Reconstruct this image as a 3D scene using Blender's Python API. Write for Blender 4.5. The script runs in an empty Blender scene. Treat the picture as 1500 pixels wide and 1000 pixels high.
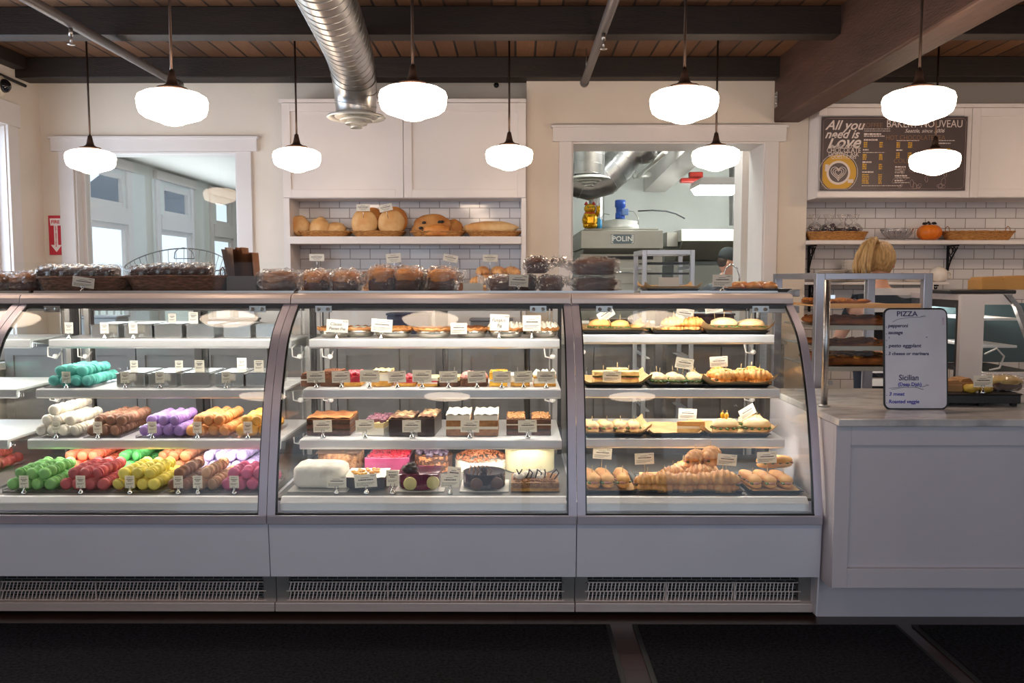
import bpy, math, random
from mathutils import Vector, Matrix, noise
random.seed(7)
sc = bpy.context.scene
PI = math.pi
sin, cos, rad = math.sin, math.cos, math.radians
# ---------------------------------------------------------------- camera, world, exposure
EYE, FL, PITCH, YAW = 1.36, 1250.0, rad(4.39), math.atan(5/1250)
cd = bpy.data.cameras.new('camera'); cam = bpy.data.objects.new('camera', cd); sc.collection.objects.link(cam)
cam.location = (0, 0, EYE); cam.rotation_euler = (PI/2-PITCH, 0, YAW)
cd.sensor_width = 36; cd.lens = FL*36/1500; cd.clip_start = .05; cd.clip_end = 200
sc.camera = cam
sc.view_settings.view_transform = 'Standard'; sc.view_settings.look = 'None'
sc.view_settings.gamma = 1; sc.view_settings.use_curve_mapping = False
sc.view_settings.exposure = .12
sc.cycles.transparent_max_bounces = 32
LAMP, LED, TUBE = 15.0, 9.0, 36.0
LAMPC, DAYC = (1, .765, .57, 1), (.66, .8, 1, 1)
wd = bpy.data.worlds.new('world'); sc.world = wd; wd.use_nodes = True
wd.node_tree.nodes['Background'].inputs[0].default_value = (.74, .86, 1, 1)
wd.node_tree.nodes['Background'].inputs[1].default_value = 1.3
def area(name, loc, rot, sx, sy, e, col):
    l = bpy.data.lights.new(name, 'AREA'); l.shape = 'RECTANGLE'; l.size = sx; l.size_y = sy; l.energy = e; l.color = col[:3]
    o = bpy.data.objects.new(name, l); sc.collection.objects.link(o); o.location = loc; o.rotation_euler = rot; return o
area('window_daylight', (-3.86, 4.7, 1.6), (0, -PI/2, 0), 1.6, 2.9, 70, DAYC)      # the big window in the left wall
area('storefront_daylight', (0.3, -1.4, 1.5), (PI/2, 0, 0), 5.5, 2.2, 10, DAYC)        # the glazed shop front behind the viewer
area('rear_room_daylight', (-3.6, 9.2, 1.4), (0, -PI/2, 0), 1.6, 3.5, 60, (.9, .95, 1, 1))
# ---------------------------------------------------------------- picture measurements turned into places
RV = Vector((cos(YAW), sin(YAW), 0)); FV = Vector((-sin(YAW)*cos(PITCH), cos(YAW)*cos(PITCH), -sin(PITCH))); UV = RV.cross(FV)
def S(px, py, Y):
    d = FV + RV*((px-750)/FL) + UV*((500-py)/FL); d *= Y/d.y
    return Vector((d.x, Y, d.z+EYE))
def ZP(py, Y): return S(750, py, Y).z
def XP(px, Y, z=EYE):
    k = (px-750)/FL
    return (k*(Y*FV.y + (z-EYE)*FV.z) - Y*RV.y)/(RV.x - k*FV.x)
# ---------------------------------------------------------------- materials
def lin(c):
    if isinstance(c, str):
        c = [int(c[i:i+2], 16)/255 for i in (0, 2, 4)]
    return tuple((x/12.92 if x <= .04045 else ((x+.055)/1.055)**2.4) for x in c[:3])+(1,)
MT = {}
def base(name):
    m = bpy.data.materials.new(name); m.use_nodes = True; nt = m.node_tree
    return m, nt, nt.nodes, nt.links, nt.nodes['Principled BSDF']
def mat(name, c, r=.5, metal=0, c2=None, sc_=8., bump=0, bs=None, coat=0, det=4, stretch=None, ramp=(.35, .65), alpha=1, sss=0, spec=.5, bd=.01):
    if name in MT: return MT[name]
    m, nt, N, L, P = base(name)
    P.inputs['Base Color'].default_value = lin(c); P.inputs['Roughness'].default_value = r; P.inputs['Metallic'].default_value = metal
    P.inputs['Coat Weight'].default_value = coat; P.inputs['Coat Roughness'].default_value = .12; P.inputs['Specular IOR Level'].default_value = spec
    if sss: P.inputs['Subsurface Weight'].default_value = sss; P.inputs['Subsurface Radius'].default_value = (.01, .006, .004)
    tc = N.new('ShaderNodeTexCoord'); mp = N.new('ShaderNodeMapping'); L.new(tc.outputs['Object'], mp.inputs[0])
    if stretch: mp.inputs['Scale'].default_value = stretch
    def nz(s):
        n = N.new('ShaderNodeTexNoise'); n.inputs['Scale'].default_value = s; n.inputs['Detail'].default_value = det; L.new(mp.outputs[0], n.inputs['Vector']); return n
    n = nz(sc_)
    cr = N.new('ShaderNodeValToRGB'); cr.color_ramp.elements[0].position, cr.color_ramp.elements[1].position = ramp
    c2 = c2 or tuple(x*.93 for x in lin(c)[:3])
    cr.color_ramp.elements[0].color = lin(c); cr.color_ramp.elements[1].color = lin(c2) if isinstance(c2, str) else tuple(c2)+(1,)
    L.new(n.outputs[0], cr.inputs[0]); L.new(cr.outputs[0], P.inputs['Base Color'])
    if bump:
        b = N.new('ShaderNodeBump'); b.inputs['Strength'].default_value = bump; b.inputs['Distance'].default_value = bd
        n2 = nz(bs or sc_*3); L.new(n2.outputs[0], b.inputs['Height']); L.new(b.outputs[0], P.inputs['Normal'])
    MT[name] = m; return m
def glass(name, tint=(.95, 1, .98), f=1.0, rough=0.0, bump=0, ior=1.5, base_r=.0, bs=30):
    if name in MT: return MT[name]
    m, nt, N, L, P = base(name); N.remove(P)
    tr = N.new('ShaderNodeBsdfTransparent'); tr.inputs[0].default_value = tuple(tint)+(1,)
    gl = N.new('ShaderNodeBsdfGlossy'); gl.inputs['Roughness'].default_value = rough
    fr = N.new('ShaderNodeMath'); fr.operation = 'POWER'; fr.inputs[1].default_value = 5; lw = N.new('ShaderNodeLayerWeight'); lw.inputs['Blend'].default_value = .5; L.new(lw.outputs['Facing'], fr.inputs[0])
    f0 = ((ior-1)/(ior+1))**2
    ma = N.new('ShaderNodeMath'); ma.operation = 'MULTIPLY_ADD'; ma.inputs[1].default_value = (1-f0)*f; ma.inputs[2].default_value = base_r+f0*f; ma.use_clamp = True
    mx = N.new('ShaderNodeMixShader'); L.new(fr.outputs[0], ma.inputs[0]); L.new(ma.outputs[0], mx.inputs[0]); L.new(tr.outputs[0], mx.inputs[1]); L.new(gl.outputs[0], mx.inputs[2])
    if bump:
        n = N.new('ShaderNodeTexNoise'); n.inputs['Scale'].default_value = bs; n.inputs['Detail'].default_value = 3; n.inputs['Distortion'].default_value = 1.5
        tc = N.new('ShaderNodeTexCoord'); L.new(tc.outputs['Object'], n.inputs['Vector'])
        b = N.new('ShaderNodeBump'); b.inputs['Strength'].default_value = bump; b.inputs['Distance'].default_value = .03
        L.new(n.outputs[0], b.inputs['Height']); L.new(b.outputs[0], gl.inputs['Normal']); L.new(b.outputs[0], lw.inputs['Normal'])
    L.new(mx.outputs[0], N['Material Output'].inputs[0]); MT[name] = m; return m
def emit(name, col, s):
    if name in MT: return MT[name]
    m, nt, N, L, P = base(name)
    P.inputs['Base Color'].default_value = (.9, .88, .84, 1); P.inputs['Roughness'].default_value = .25
    P.inputs['Emission Color'].default_value = col; P.inputs['Emission Strength'].default_value = s
    MT[name] = m; return m
def brickmat(name, c1, c2, mortar, bw, bh, ms, axes='xz', r=.15, bump=.4, off=.5, smooth=.1, grain=0, coat=0, shift=(0, 0)):
    m, nt, N, L, P = base(name); P.inputs['Roughness'].default_value = r; P.inputs['Coat Weight'].default_value = coat
    tc = N.new('ShaderNodeTexCoord'); sp = N.new('ShaderNodeSeparateXYZ'); cb = N.new('ShaderNodeCombineXYZ'); L.new(tc.outputs['Object'], sp.inputs[0])
    for k, a in enumerate(axes):
        ad = N.new('ShaderNodeMath'); ad.operation = 'ADD'; ad.inputs[1].default_value = shift[k]
        L.new(sp.outputs['xyz'.index(a)], ad.inputs[0]); L.new(ad.outputs[0], cb.inputs[k])
    b = N.new('ShaderNodeTexBrick'); L.new(cb.outputs[0], b.inputs['Vector'])
    b.inputs['Color1'].default_value = lin(c1); b.inputs['Color2'].default_value = lin(c2); b.inputs['Mortar'].default_value = lin(mortar)
    b.inputs['Scale'].default_value = 1; b.inputs['Brick Width'].default_value = bw; b.inputs['Row Height'].default_value = bh
    b.inputs['Mortar Size'].default_value = ms; b.inputs['Mortar Smooth'].default_value = smooth; b.offset = off
    out = b.outputs['Color']
    if grain:
        mp = N.new('ShaderNodeMapping'); mp.inputs['Scale'].default_value = (2, 30, 1) if bw > bh else (30, 2, 1); L.new(cb.outputs[0], mp.inputs[0])
        n = N.new('ShaderNodeTexNoise'); n.inputs['Scale'].default_value = 3; n.inputs['Detail'].default_value = 6; L.new(mp.outputs[0], n.inputs['Vector'])
        mx = N.new('ShaderNodeMixRGB'); mx.blend_type = 'MULTIPLY'; mx.inputs[0].default_value = grain; L.new(out, mx.inputs[1]); L.new(n.outputs[0], mx.inputs[2]); out = mx.outputs[0]
    L.new(out, P.inputs['Base Color'])
    if bump:
        bp = N.new('ShaderNodeBump'); bp.invert = True; bp.inputs['Strength'].default_value = bump; bp.inputs['Distance'].default_value = .004
        L.new(b.outputs['Fac'], bp.inputs['Height']); L.new(bp.outputs[0], P.inputs['Normal'])
    MT[name] = m; return m
def wavemat(name, c1, c2, scale, axis='X', r=.6, bump=.5):
    m, nt, N, L, P = base(name); P.inputs['Roughness'].default_value = r
    tc = N.new('ShaderNodeTexCoord'); w = N.new('ShaderNodeTexWave'); w.bands_direction = axis; w.inputs['Scale'].default_value = scale; w.inputs['Distortion'].default_value = 2.5; w.inputs['Detail'].default_value = 2
    L.new(tc.outputs['Object'], w.inputs['Vector']); cr = N.new('ShaderNodeValToRGB'); cr.color_ramp.elements[0].color = lin(c1); cr.color_ramp.elements[1].color = lin(c2)
    L.new(w.outputs[0], cr.inputs[0]); L.new(cr.outputs[0], P.inputs['Base Color'])
    bp = N.new('ShaderNodeBump'); bp.inputs['Strength'].default_value = bump; bp.inputs['Distance'].default_value = .003; L.new(w.outputs[0], bp.inputs['Height']); L.new(bp.outputs[0], P.inputs['Normal'])
    MT[name] = m; return m
WHITE = mat('white_paint', 'e0d8d5', .45, c2='dad2cf', sc_=2)
LAMI = mat('case_panel_white', 'dadae6', .4, c2='d4d4e0', sc_=2)
CREAM = mat('cream_wall_paint', 'e3d6c8', .7, c2='ddd0c1', sc_=2, bump=.08, bs=60)
GREYW = mat('back_room_paint', 'dfe1dd', .6, c2='d9dbd7', sc_=2)
BEAM = mat('dark_stained_beam', '251710', .6, c2='1a100b', sc_=5, bump=.25, bs=25, stretch=(1, 8, 8))
BEAM2 = mat('brown_timber', '50342a', .6, c2='3d271e', sc_=3, bump=.4, bs=20, stretch=(8, 1, 8))
DECK = brickmat('ceiling_planks', '7e5638', '5c3c26', '22140c', 2.6, .14, .008, axes='yx', r=.6, bump=.5, grain=.6)
FLOOR = brickmat('dark_floor_planks', '44302a', '382722', '1a1210', 1.4, .13, .0025, axes='xy', r=.28, bump=.25, grain=.45)
TILE = brickmat('white_subway_tile', 'ddd8d8', 'd4cfd0', '8f8784', .155, .0785, .003, axes='xz', r=.08, bump=.7, smooth=.25)
MATM = mat('black_mat_pile', '2e2c31', .95, c2='161518', sc_=90, bump=1, bs=220, bd=.02, spec=.1)
RUB = mat('black_rubber', '18181a', .7)
STEEL = mat('brushed_steel', 'b9b6b4', .32, 1, c2='a9a6a5', sc_=3, stretch=(1, 30, 30))
SATIN = mat('satin_aluminium', 'dccdc8', .45, .45, c2='d4c5c0', sc_=4, stretch=(1, 20, 20))
CHROME = mat('chrome', 'd8d8d8', .1, 1)
DUCT = mat('galvanised_duct', 'b8b6b4', .3, 1, c2='9b9a9a', sc_=5, bump=.05)
SHELFM = mat('shelf_white', 'd9d7d8', .35, .2)
DARKF = mat('dark_door_frame', '2e2a2b', .4)
BLACK = mat('black_plastic', '161517', .4)
IRON = mat('black_iron', '17141a', .5, .3)
MARB = mat('grey_marble', 'cfcaca', .12, 0, c2='8c898e', sc_=5, det=10, stretch=(1, 2.2, 1), ramp=(.47, .72))
GLS = glass('clear_glass', (.97, .982, .976), .5)
GLS2 = glass('thin_glass', (.98, .99, .985), .5)
GLS3 = glass('guard_glass_clear', (.985, .99, .99), .22)
CELLO = glass('cellophane', (.985, .98, .98), 2.4, .07, .6, 1.5, .01, 34)
TAPE = mat('kraft_paper', 'c9a377', .75, c2='bb9468', sc_=20)
CARD = mat('white_card', 'f2ede2', .7)
_n = CARD.node_tree.nodes; _t = _n.new('ShaderNodeBsdfTranslucent'); _t.inputs[0].default_value = lin('f2ede2'); _x = _n.new('ShaderNodeMixShader'); _x.inputs[0].default_value = .4
CARD.node_tree.links.new(_n['Principled BSDF'].outputs[0], _x.inputs[1]); CARD.node_tree.links.new(_t.outputs[0], _x.inputs[2]); CARD.node_tree.links.new(_x.outputs[0], _n['Material Output'].inputs[0])
INK = mat('black_ink', '2b2930', .8)
def solid(name, c, r=.5, **k): return mat(name, c, r, **k)
# ---------------------------------------------------------------- mesh builder
class MB:
    def __init__(s): s.v = []; s.f = []; s.m = []; s.s = []; s.cur = 0
    def add(s, vs, fs, sm=False):
        n = len(s.v); s.v += [tuple(v) for v in vs]
        for f in fs: s.f.append(tuple(i+n for i in f)); s.m.append(s.cur); s.s.append(sm)
        return s
    def use(s, i): s.cur = i; return s
    def box(s, x0, x1, y0, y1, z0, z1, rz=0, rx=0, c=None):
        vs = [Vector((x, y, z)) for x in (x0, x1) for y in (y0, y1) for z in (z0, z1)]
        if rz or rx:
            c = Vector(c or ((x0+x1)/2, (y0+y1)/2, (z0+z1)/2)); M = Matrix.Rotation(rz, 3, 'Z') @ Matrix.Rotation(rx, 3, 'X')
            vs = [c+M@(v-c) for v in vs]
        return s.add(vs, [(0, 1, 3, 2), (4, 6, 7, 5), (0, 4, 5, 1), (2, 3, 7, 6), (0, 2, 6, 4), (1, 5, 7, 3)])
    def cb(s, c, d, rz=0, rx=0): return s.box(c[0]-d[0]/2, c[0]+d[0]/2, c[1]-d[1]/2, c[1]+d[1]/2, c[2]-d[2]/2, c[2]+d[2]/2, rz, rx)
    def tube(s, pts, r, n=8, closed=False, caps=True, sm=True):
        pts = [Vector(p) for p in pts]; k = len(pts); rs = r if isinstance(r, (list, tuple)) else [r]*k; vs = []; fs = []
        up = None
        for i in range(k):
            if closed: t = pts[(i+1) % k]-pts[i-1]
            else: t = pts[min(i+1, k-1)]-pts[max(i-1, 0)]
            t = t.normalized() if t.length > 1e-9 else Vector((0, 0, 1))
            if up is None: up = Vector((0, 0, 1)) if abs(t.z) < .9 else Vector((1, 0, 0))
            a = t.cross(up)
            if a.length < 1e-6: a = t.cross(Vector((0, 1, 0)))
            a.normalize(); b = a.cross(t).normalized(); up = b
            for j in range(n):
                an = 2*PI*j/n; vs.append(pts[i]+(a*cos(an)+b*sin(an))*rs[i])
        for i in range(k if closed else k-1):
            for j in range(n):
                i2 = (i+1) % k; fs.append((i*n+j, i*n+(j+1) % n, i2*n+(j+1) % n, i2*n+j))
        s.add(vs, fs, sm)
        if caps and not closed:
            m = len(s.v)-len(vs); s.f.append(tuple(m+j for j in range(n))[::-1]); s.f.append(tuple(m+(k-1)*n+j for j in range(n))); s.m += [s.cur]*2; s.s += [False]*2
        return s
    def lathe(s, prof, c=(0, 0, 0), n=24, sx=1, sy=1, sm=True, axis='z', fn=None):
        vs = []; fs = []; k = len(prof)
        for (r, z) in prof:
            for j in range(n):
                a = 2*PI*j/n; x, y = r*cos(a)*sx, r*sin(a)*sy
                if fn: x, y, z2 = fn(x, y, z, a)
                else: z2 = z
                p = (x, y, z2) if axis == 'z' else ((z2, x, y) if axis == 'x' else (x, z2, y))
                vs.append((p[0]+c[0], p[1]+c[1], p[2]+c[2]))
        for i in range(k-1):
            for j in range(n): fs.append((i*n+j, i*n+(j+1) % n, (i+1)*n+(j+1) % n, (i+1)*n+j))
        if prof[0][0] > 1e-4: fs.append(tuple(range(n))[::-1])
        if prof[-1][0] > 1e-4: fs.append(tuple((k-1)*n+j for j in range(n)))
        return s.add(vs, fs, sm)
    def prism(s, poly, a0, a1, axis='x'):
        n = len(poly)
        def P(u, w, a): return (a, u, w) if axis == 'x' else ((u, a, w) if axis == 'y' else (u, w, a))
        vs = [P(u, w, a0) for u, w in poly]+[P(u, w, a1) for u, w in poly]
        return s.add(vs, [tuple(range(n)), tuple(range(n, 2*n))[::-1]]+[(i, i+n, (i+1) % n+n, (i+1) % n) for i in range(n)])
    def strip(s, path, th, a0, a1):                 # a sheet following a (y,z) path, thickness th, from x=a0 to a1
        q = []
        for i, (y, z) in enumerate(path):
            p0 = path[max(i-1, 0)]; p1 = path[min(i+1, len(path)-1)]; d = Vector((p1[0]-p0[0], p1[1]-p0[1])).normalized(); q.append((y-d[1]*th, z+d[0]*th))
        n = len(path); vs = [(a, y, z) for a in (a0, a1) for (y, z) in list(path)+q]; fs = []
        m = 2*n
        for i in range(n-1):
            fs += [(i, i+1, m+i+1, m+i), (n+i, m+n+i, m+n+i+1, n+i+1), (i, n+i, n+i+1, i+1), (m+i, m+i+1, m+n+i+1, m+n+i)]
        fs += [(0, m, m+n, n), (n-1, n+n-1, m+n+n-1, m+n-1)]
        return s.add(vs, fs, False)
    def blob(s, c, r, amp=.0, fr=1.5, seed=0, nu=20, nv=12, e=1.0, flat=None, rz=0, ridge=None, az=1.0):
        # superellipsoid with noise; flat: fraction of the height below which it is squashed
        vs = []; fs = []; c = Vector(c); M = Matrix.Rotation(rz, 3, 'Z')
        def pw(x, p): return math.copysign(abs(x)**p, x)
        for i in range(nv+1):
            th = -PI/2+PI*i/nv
            for j in range(nu):
                ph = 2*PI*j/nu
                d = Vector((pw(cos(th), az)*pw(cos(ph), e), pw(cos(th), az)*pw(sin(ph), e), pw(sin(th), az)))
                k = 1+amp*noise.noise(d*fr+Vector((seed*3.1, seed*1.7, seed)))
                if ridge: k *= ridge(d)
                p = Vector((d.x*r[0]*k, d.y*r[1]*k, d.z*r[2]*k))
                if flat is not None and p.z < -r[2]*flat: p.z = -r[2]*flat+(p.z+r[2]*flat)*.08
                vs.append(c+M@p)
        for i in range(nv):
            for j in range(nu): fs.append((i*nu+j, i*nu+(j+1) % nu, (i+1)*nu+(j+1) % nu, (i+1)*nu+j))
        return s.add(vs, fs, True)
    def grid(s, fn, nu, nv, sm=True):
        vs = [fn(i/nu, j/nv) for i in range(nu+1) for j in range(nv+1)]
        return s.add(vs, [(i*(nv+1)+j, (i+1)*(nv+1)+j, (i+1)*(nv+1)+j+1, i*(nv+1)+j+1) for i in range(nu) for j in range(nv)], sm)
    def build(s, name, mats, parent=None, off=None, bevel=0, loc=None, seg=2):
        me = bpy.data.meshes.new(name); v = s.v
        if off is not None: v = [(a[0]-off[0], a[1]-off[1], a[2]-off[2]) for a in v]
        me.from_pydata(v, [], s.f)
        for m in (mats if isinstance(mats, (list, tuple)) else [mats]): me.materials.append(m)
        me.polygons.foreach_set('material_index', s.m); me.polygons.foreach_set('use_smooth', s.s); me.update()
        o = bpy.data.objects.new(name, me); sc.collection.objects.link(o)
        if parent: o.parent = parent
        if loc is not None: o.location = loc
        if bevel:
            b = o.modifiers.new('bevel', 'BEVEL'); b.width = bevel; b.segments = seg; b.limit_method = 'ANGLE'; b.angle_limit = rad(40)
        return o
def tag(o, label=None, cat=None, group=None, kind=None):
    if label: o['label'] = label
    if cat: o['category'] = cat
    if group: o['group'] = group
    if kind: o['kind'] = kind
    return o
def thing(name, label=None, cat=None, loc=(0, 0, 0), rz=0, group=None):
    o = bpy.data.objects.new(name, None); o.empty_display_size = .05; sc.collection.objects.link(o); o.location = loc; o.rotation_euler = (0, 0, rz)
    return tag(o, label, cat, group)
def struct(name, mb, m, **k):
    o = mb.build(name, m, **k); o['kind'] = 'structure'; return o
def copy_tree(o, parent=None):
    c = o.copy(); sc.collection.objects.link(c); c.parent = parent
    for ch in list(o.children):
        copy_tree(ch, c)
    return c
PROTO = {}
def put(kind, mk, loc, label, cat, group=None, rz=0, s=1, rx=0, ry=0):
    if kind not in PROTO: o = mk(); PROTO[kind] = o
    else:
        o = copy_tree(PROTO[kind])
        if 'group' in o.keys(): del o['group']
    o.location = loc; o.rotation_euler = (rx, ry, rz); o.scale = (s, s, s) if not isinstance(s, tuple) else s
    return tag(o, label, cat, group)
def text(txt, size, m, parent=None, loc=(0, 0, 0), rot=(PI/2, 0, 0), name='lettering', ext=.0004, align='CENTER', shear=0, sx=1, space=1, bold=0):
    c = bpy.data.curves.new(name, 'FONT'); c.body = txt; c.size = size; c.align_x = align; c.align_y = 'CENTER'; c.extrude = ext; c.shear = shear; c.space_character = space; c.offset = bold
    c.resolution_u = 3; c.materials.append(m); o = bpy.data.objects.new(name, c); sc.collection.objects.link(o); o.location = loc; o.rotation_euler = rot; o.scale = (sx, 1, 1)
    me = bpy.data.meshes.new_from_object(o); sc.collection.objects.unlink(o); bpy.data.objects.remove(o)
    o = bpy.data.objects.new(name, me); sc.collection.objects.link(o); o.location = loc; o.rotation_euler = rot; o.scale = (sx, 1, 1)
    if parent: o.parent = parent
    return o
def wallgrid(mb, axis, p0, p1, a0, a1, z0, z1, holes=()):
    A = sorted({a0, a1, *[h[0] for h in holes], *[h[1] for h in holes]}); Z = sorted({z0, z1, *[h[2] for h in holes], *[h[3] for h in holes]})
    for i in range(len(A)-1):
        for j in range(len(Z)-1):
            ca, cz = (A[i]+A[i+1])/2, (Z[j]+Z[j+1])/2
            if any(h[0] < ca < h[1] and h[2] < cz < h[3] for h in holes): continue
            if axis == 'x': mb.box(A[i], A[i+1], p0, p1, Z[j], Z[j+1])
            else: mb.box(p0, p1, A[i], A[i+1], Z[j], Z[j+1])
    return mb
# ================================================================ THE ROOM
XL, XR, YB, YC, YF, ZC = -3.67, 4.6, 6.68, 6.5, -1.6, 2.957
XCH0, XCH1 = .083, 2.195
struct('floor', MB().box(XL-.2, XR, YF, 12.2, -.1, 0), FLOOR)
struct('ceiling', MB().box(XL-.2, XR, YF, 6.72, ZC, ZC+.08), DECK)
# left opening, window of the left wall
LO = (XP(112, YB, 1.8), XP(349, YB, 1.8), 1.0, ZP(222, YB))
w = MB(); wallgrid(w, 'x', YB, YB+.22, XL-.12, XCH0, 0, ZC, [LO]); struct('wall_back', w, CREAM)
w = MB(); w.box(XCH1, XR, YB, YB+.22, 0, ZC); struct('wall_back_right', w, TILE); struct('wall_back_right_upper', MB().box(XCH1, XR, YB-.012, YB, 2.6, ZC), CREAM)
KO = (XP(837, YC, 1.8), XP(1119, YC, 1.8), 1.0, ZP(208, YC))
w = MB(); wallgrid(w, 'x', YC, YC+.4, XCH0, XCH1, 0, ZC, [KO]); struct('wall_kitchen', w, CREAM)
LW = (3.2, 6.22, .75, ZP(182, 6.22))
HW = [(7.15, 8.1), (8.85, 9.7), (10.4, 11.1)]
holes = [LW]+[(a, b, .6, 1.83) for a, b in HW]+[(a+.12, b-.03, 2.0, 2.3) for a, b in HW]
w = MB(); wallgrid(w, 'y', XL-.16, XL, YF, 6.9, 0, ZC, holes[:1]); struct('wall_left', w, CREAM)
w = MB(); wallgrid(w, 'y', XL-.05, XL, 6.9, 12.2, 0, ZC, holes[1:]); struct('wall_left_rear', w, GREYW)
struct('trim_4', MB().box(XL-.158, XL-.001, LW[1]-.008, LW[1], LW[2]+.01, LW[3]-.01).box(XL-.158, XL-.001, LW[0], LW[1]-.01, LW[3]-.008, LW[3]), WHITE)
struct('wall_right', MB().box(XR, XR+.12, YF, 12.2, 0, ZC), CREAM)
w = MB(); wallgrid(w, 'x', YF-.12, YF, XL-.16, XR+.12, 0, ZC, [(-3.3, -1.2, .5, 2.6), (-.9, 1.1, .1, 2.6), (1.4, 4.2, .5, 2.6)]); struct('wall_front', w, CREAM)
for k, (a, b) in enumerate(((-3.3, -1.2), (1.4, 4.2))):
    m = MB(); mm = (a+b)/2
    for x0, x1, z0, z1 in ((a, a+.06, .5, 2.6), (b-.06, b, .5, 2.6), (a, b, .5, .56), (a, b, 2.54, 2.6), (mm-.03, mm+.03, .5, 2.6), (a, b, 1.95, 2.0)): m.box(x0, x1, YF-.09, YF-.03, z0, z1)
    struct('window_%d' % (k+1), m, WHITE)
m = MB()
for x0, x1, z0, z1 in ((-.9, -.8, .1, 2.6), (1.0, 1.1, .1, 2.6), (.06, .14, .1, 2.1), (-.9, 1.1, 2.05, 2.15), (-.9, 1.1, 0, .2)): m.box(x0, x1, YF-.09, YF-.03, z0, z1)
struct('door_1', m, DARKF)
# trim around the left wall window
t = MB(); zt = LW[3]; y1 = LW[1]
t.box(XL, XL+.025, LW[0]-.14, y1+.16, zt, zt+.17); t.box(XL, XL+.022, y1, y1+.13, .6, zt); t.box(XL-.05, XL+.06, LW[0]-.1, y1+.16, .7, .75)
struct('trim_1', t, WHITE, bevel=.004)
f = MB(); f.box(XL-.12, XL-.07, y1-.05, y1, .75, zt); f.box(XL-.12, XL-.07, LW[0], LW[0]+.05, .75, zt); f.box(XL-.12, XL-.07, LW[0]+.05, y1-.05, zt-.05, zt); f.box(XL-.12, XL-.07, LW[0]+.05, y1-.05, .75, .81); f.box(XL-.12, XL-.07, 4.7, 4.75, .81, zt-.05)
wo = struct('window_3', f, WHITE); MB().box(XL-.1, XL-.094, LW[0]+.05, y1-.05, .8, zt-.05).build('pane', GLS2, wo)
# casing of the two openings
def casing(name, O, Yf, side, head, jamb, head_over=.05):
    c = MB(); x0, x1, z0, z1 = O
    c.box(x0-side, x0, Yf-.022, Yf, 0.9, z1); c.box(x1, x1+side, Yf-.022, Yf, .9, z1)
    c.box(x0-side-head_over, x1+side+head_over, Yf-.035, Yf, z1, z1+head); c.box(x0-side-head_over-.012, x1+side+head_over+.012, Yf-.045, Yf, z1+head-.02, z1+head)
    c.box(x0-.001, x0+.012, Yf, Yf+jamb, .95, z1); c.box(x1-.012, x1+.001, Yf, Yf+jamb, .95, z1); c.box(x0+.012, x1-.012, Yf, Yf+jamb, z1-.012, z1)
    struct(name, c, WHITE, bevel=.003)
casing('trim_2', LO, YB, .115, ZP(200, YB)-LO[3], .22)
casing('trim_3', KO, YC, .095, ZP(184, YC)-KO[3], .4)
o = struct('window_4', MB().box(LO[0]+.012, LO[1]-.012, YB+.1, YB+.106, .98, LO[3]-.012), GLS)
o2 = MB().box(LO[0]+.012, LO[0]+.04, YB+.08, YB+.13, .98, LO[3]-.012).box(LO[1]-.04, LO[1]-.012, YB+.08, YB+.13, .98, LO[3]-.012).build('window_frame', WHITE, o)
# ceiling beams
zb = ZP(121, YB)
struct('beam_1', MB().box(XL, XR, YB-.12, YB, zb, ZC).box(XL, XR, YC-.13, YB-.12, ZP(113, YC-.13), ZC), BEAM, bevel=.006)
zb2 = ZP(50.5, 5.2)
struct('beam_2', MB().box(XL, XR, 5.2, 5.34, zb2, ZC), BEAM, bevel=.004)
struct('beam_3', MB().box(XL, XR, 3.1, 3.24, zb2, ZC), BEAM, bevel=.004)
struct('beam_4', MB().box(XL, XR, 1.0, 1.14, zb2, ZC), BEAM, bevel=.004)
struct('beam_5', MB().box(XL, XL+.1, YF, YC-.15, ZP(108, 6.5), ZC), BEAM, bevel=.004)
bx0 = XP(1133, YC, 2.5); bx1 = XP(1171, YC, 2.5)
struct('beam_6', MB().box(bx0, bx1, YF, YC, ZP(180, YC), ZP(100, YC)+.3), BEAM2, bevel=.012)
pl = MB().box(bx0-.006, bx0, YC-.1, YC-.03, ZP(150, YC)-.05, ZP(150, YC)+.06)
for zz in (-.02, .03): pl.lathe([(0, -.014), (.012, -.012), (.012, 0)], (bx0, YC-.065, ZP(150, YC)+zz), 8, axis='x')
tag(pl.build('beam_bracket', STEEL), 'small steel bolt plate on the near end of the big brown beam', 'bracket')
# wall bump, exit chase on the wall
def cord_pts(a, b, n=6): return [Vector(a).lerp(Vector(b), i/(n-1)) for i in range(n)]
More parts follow.
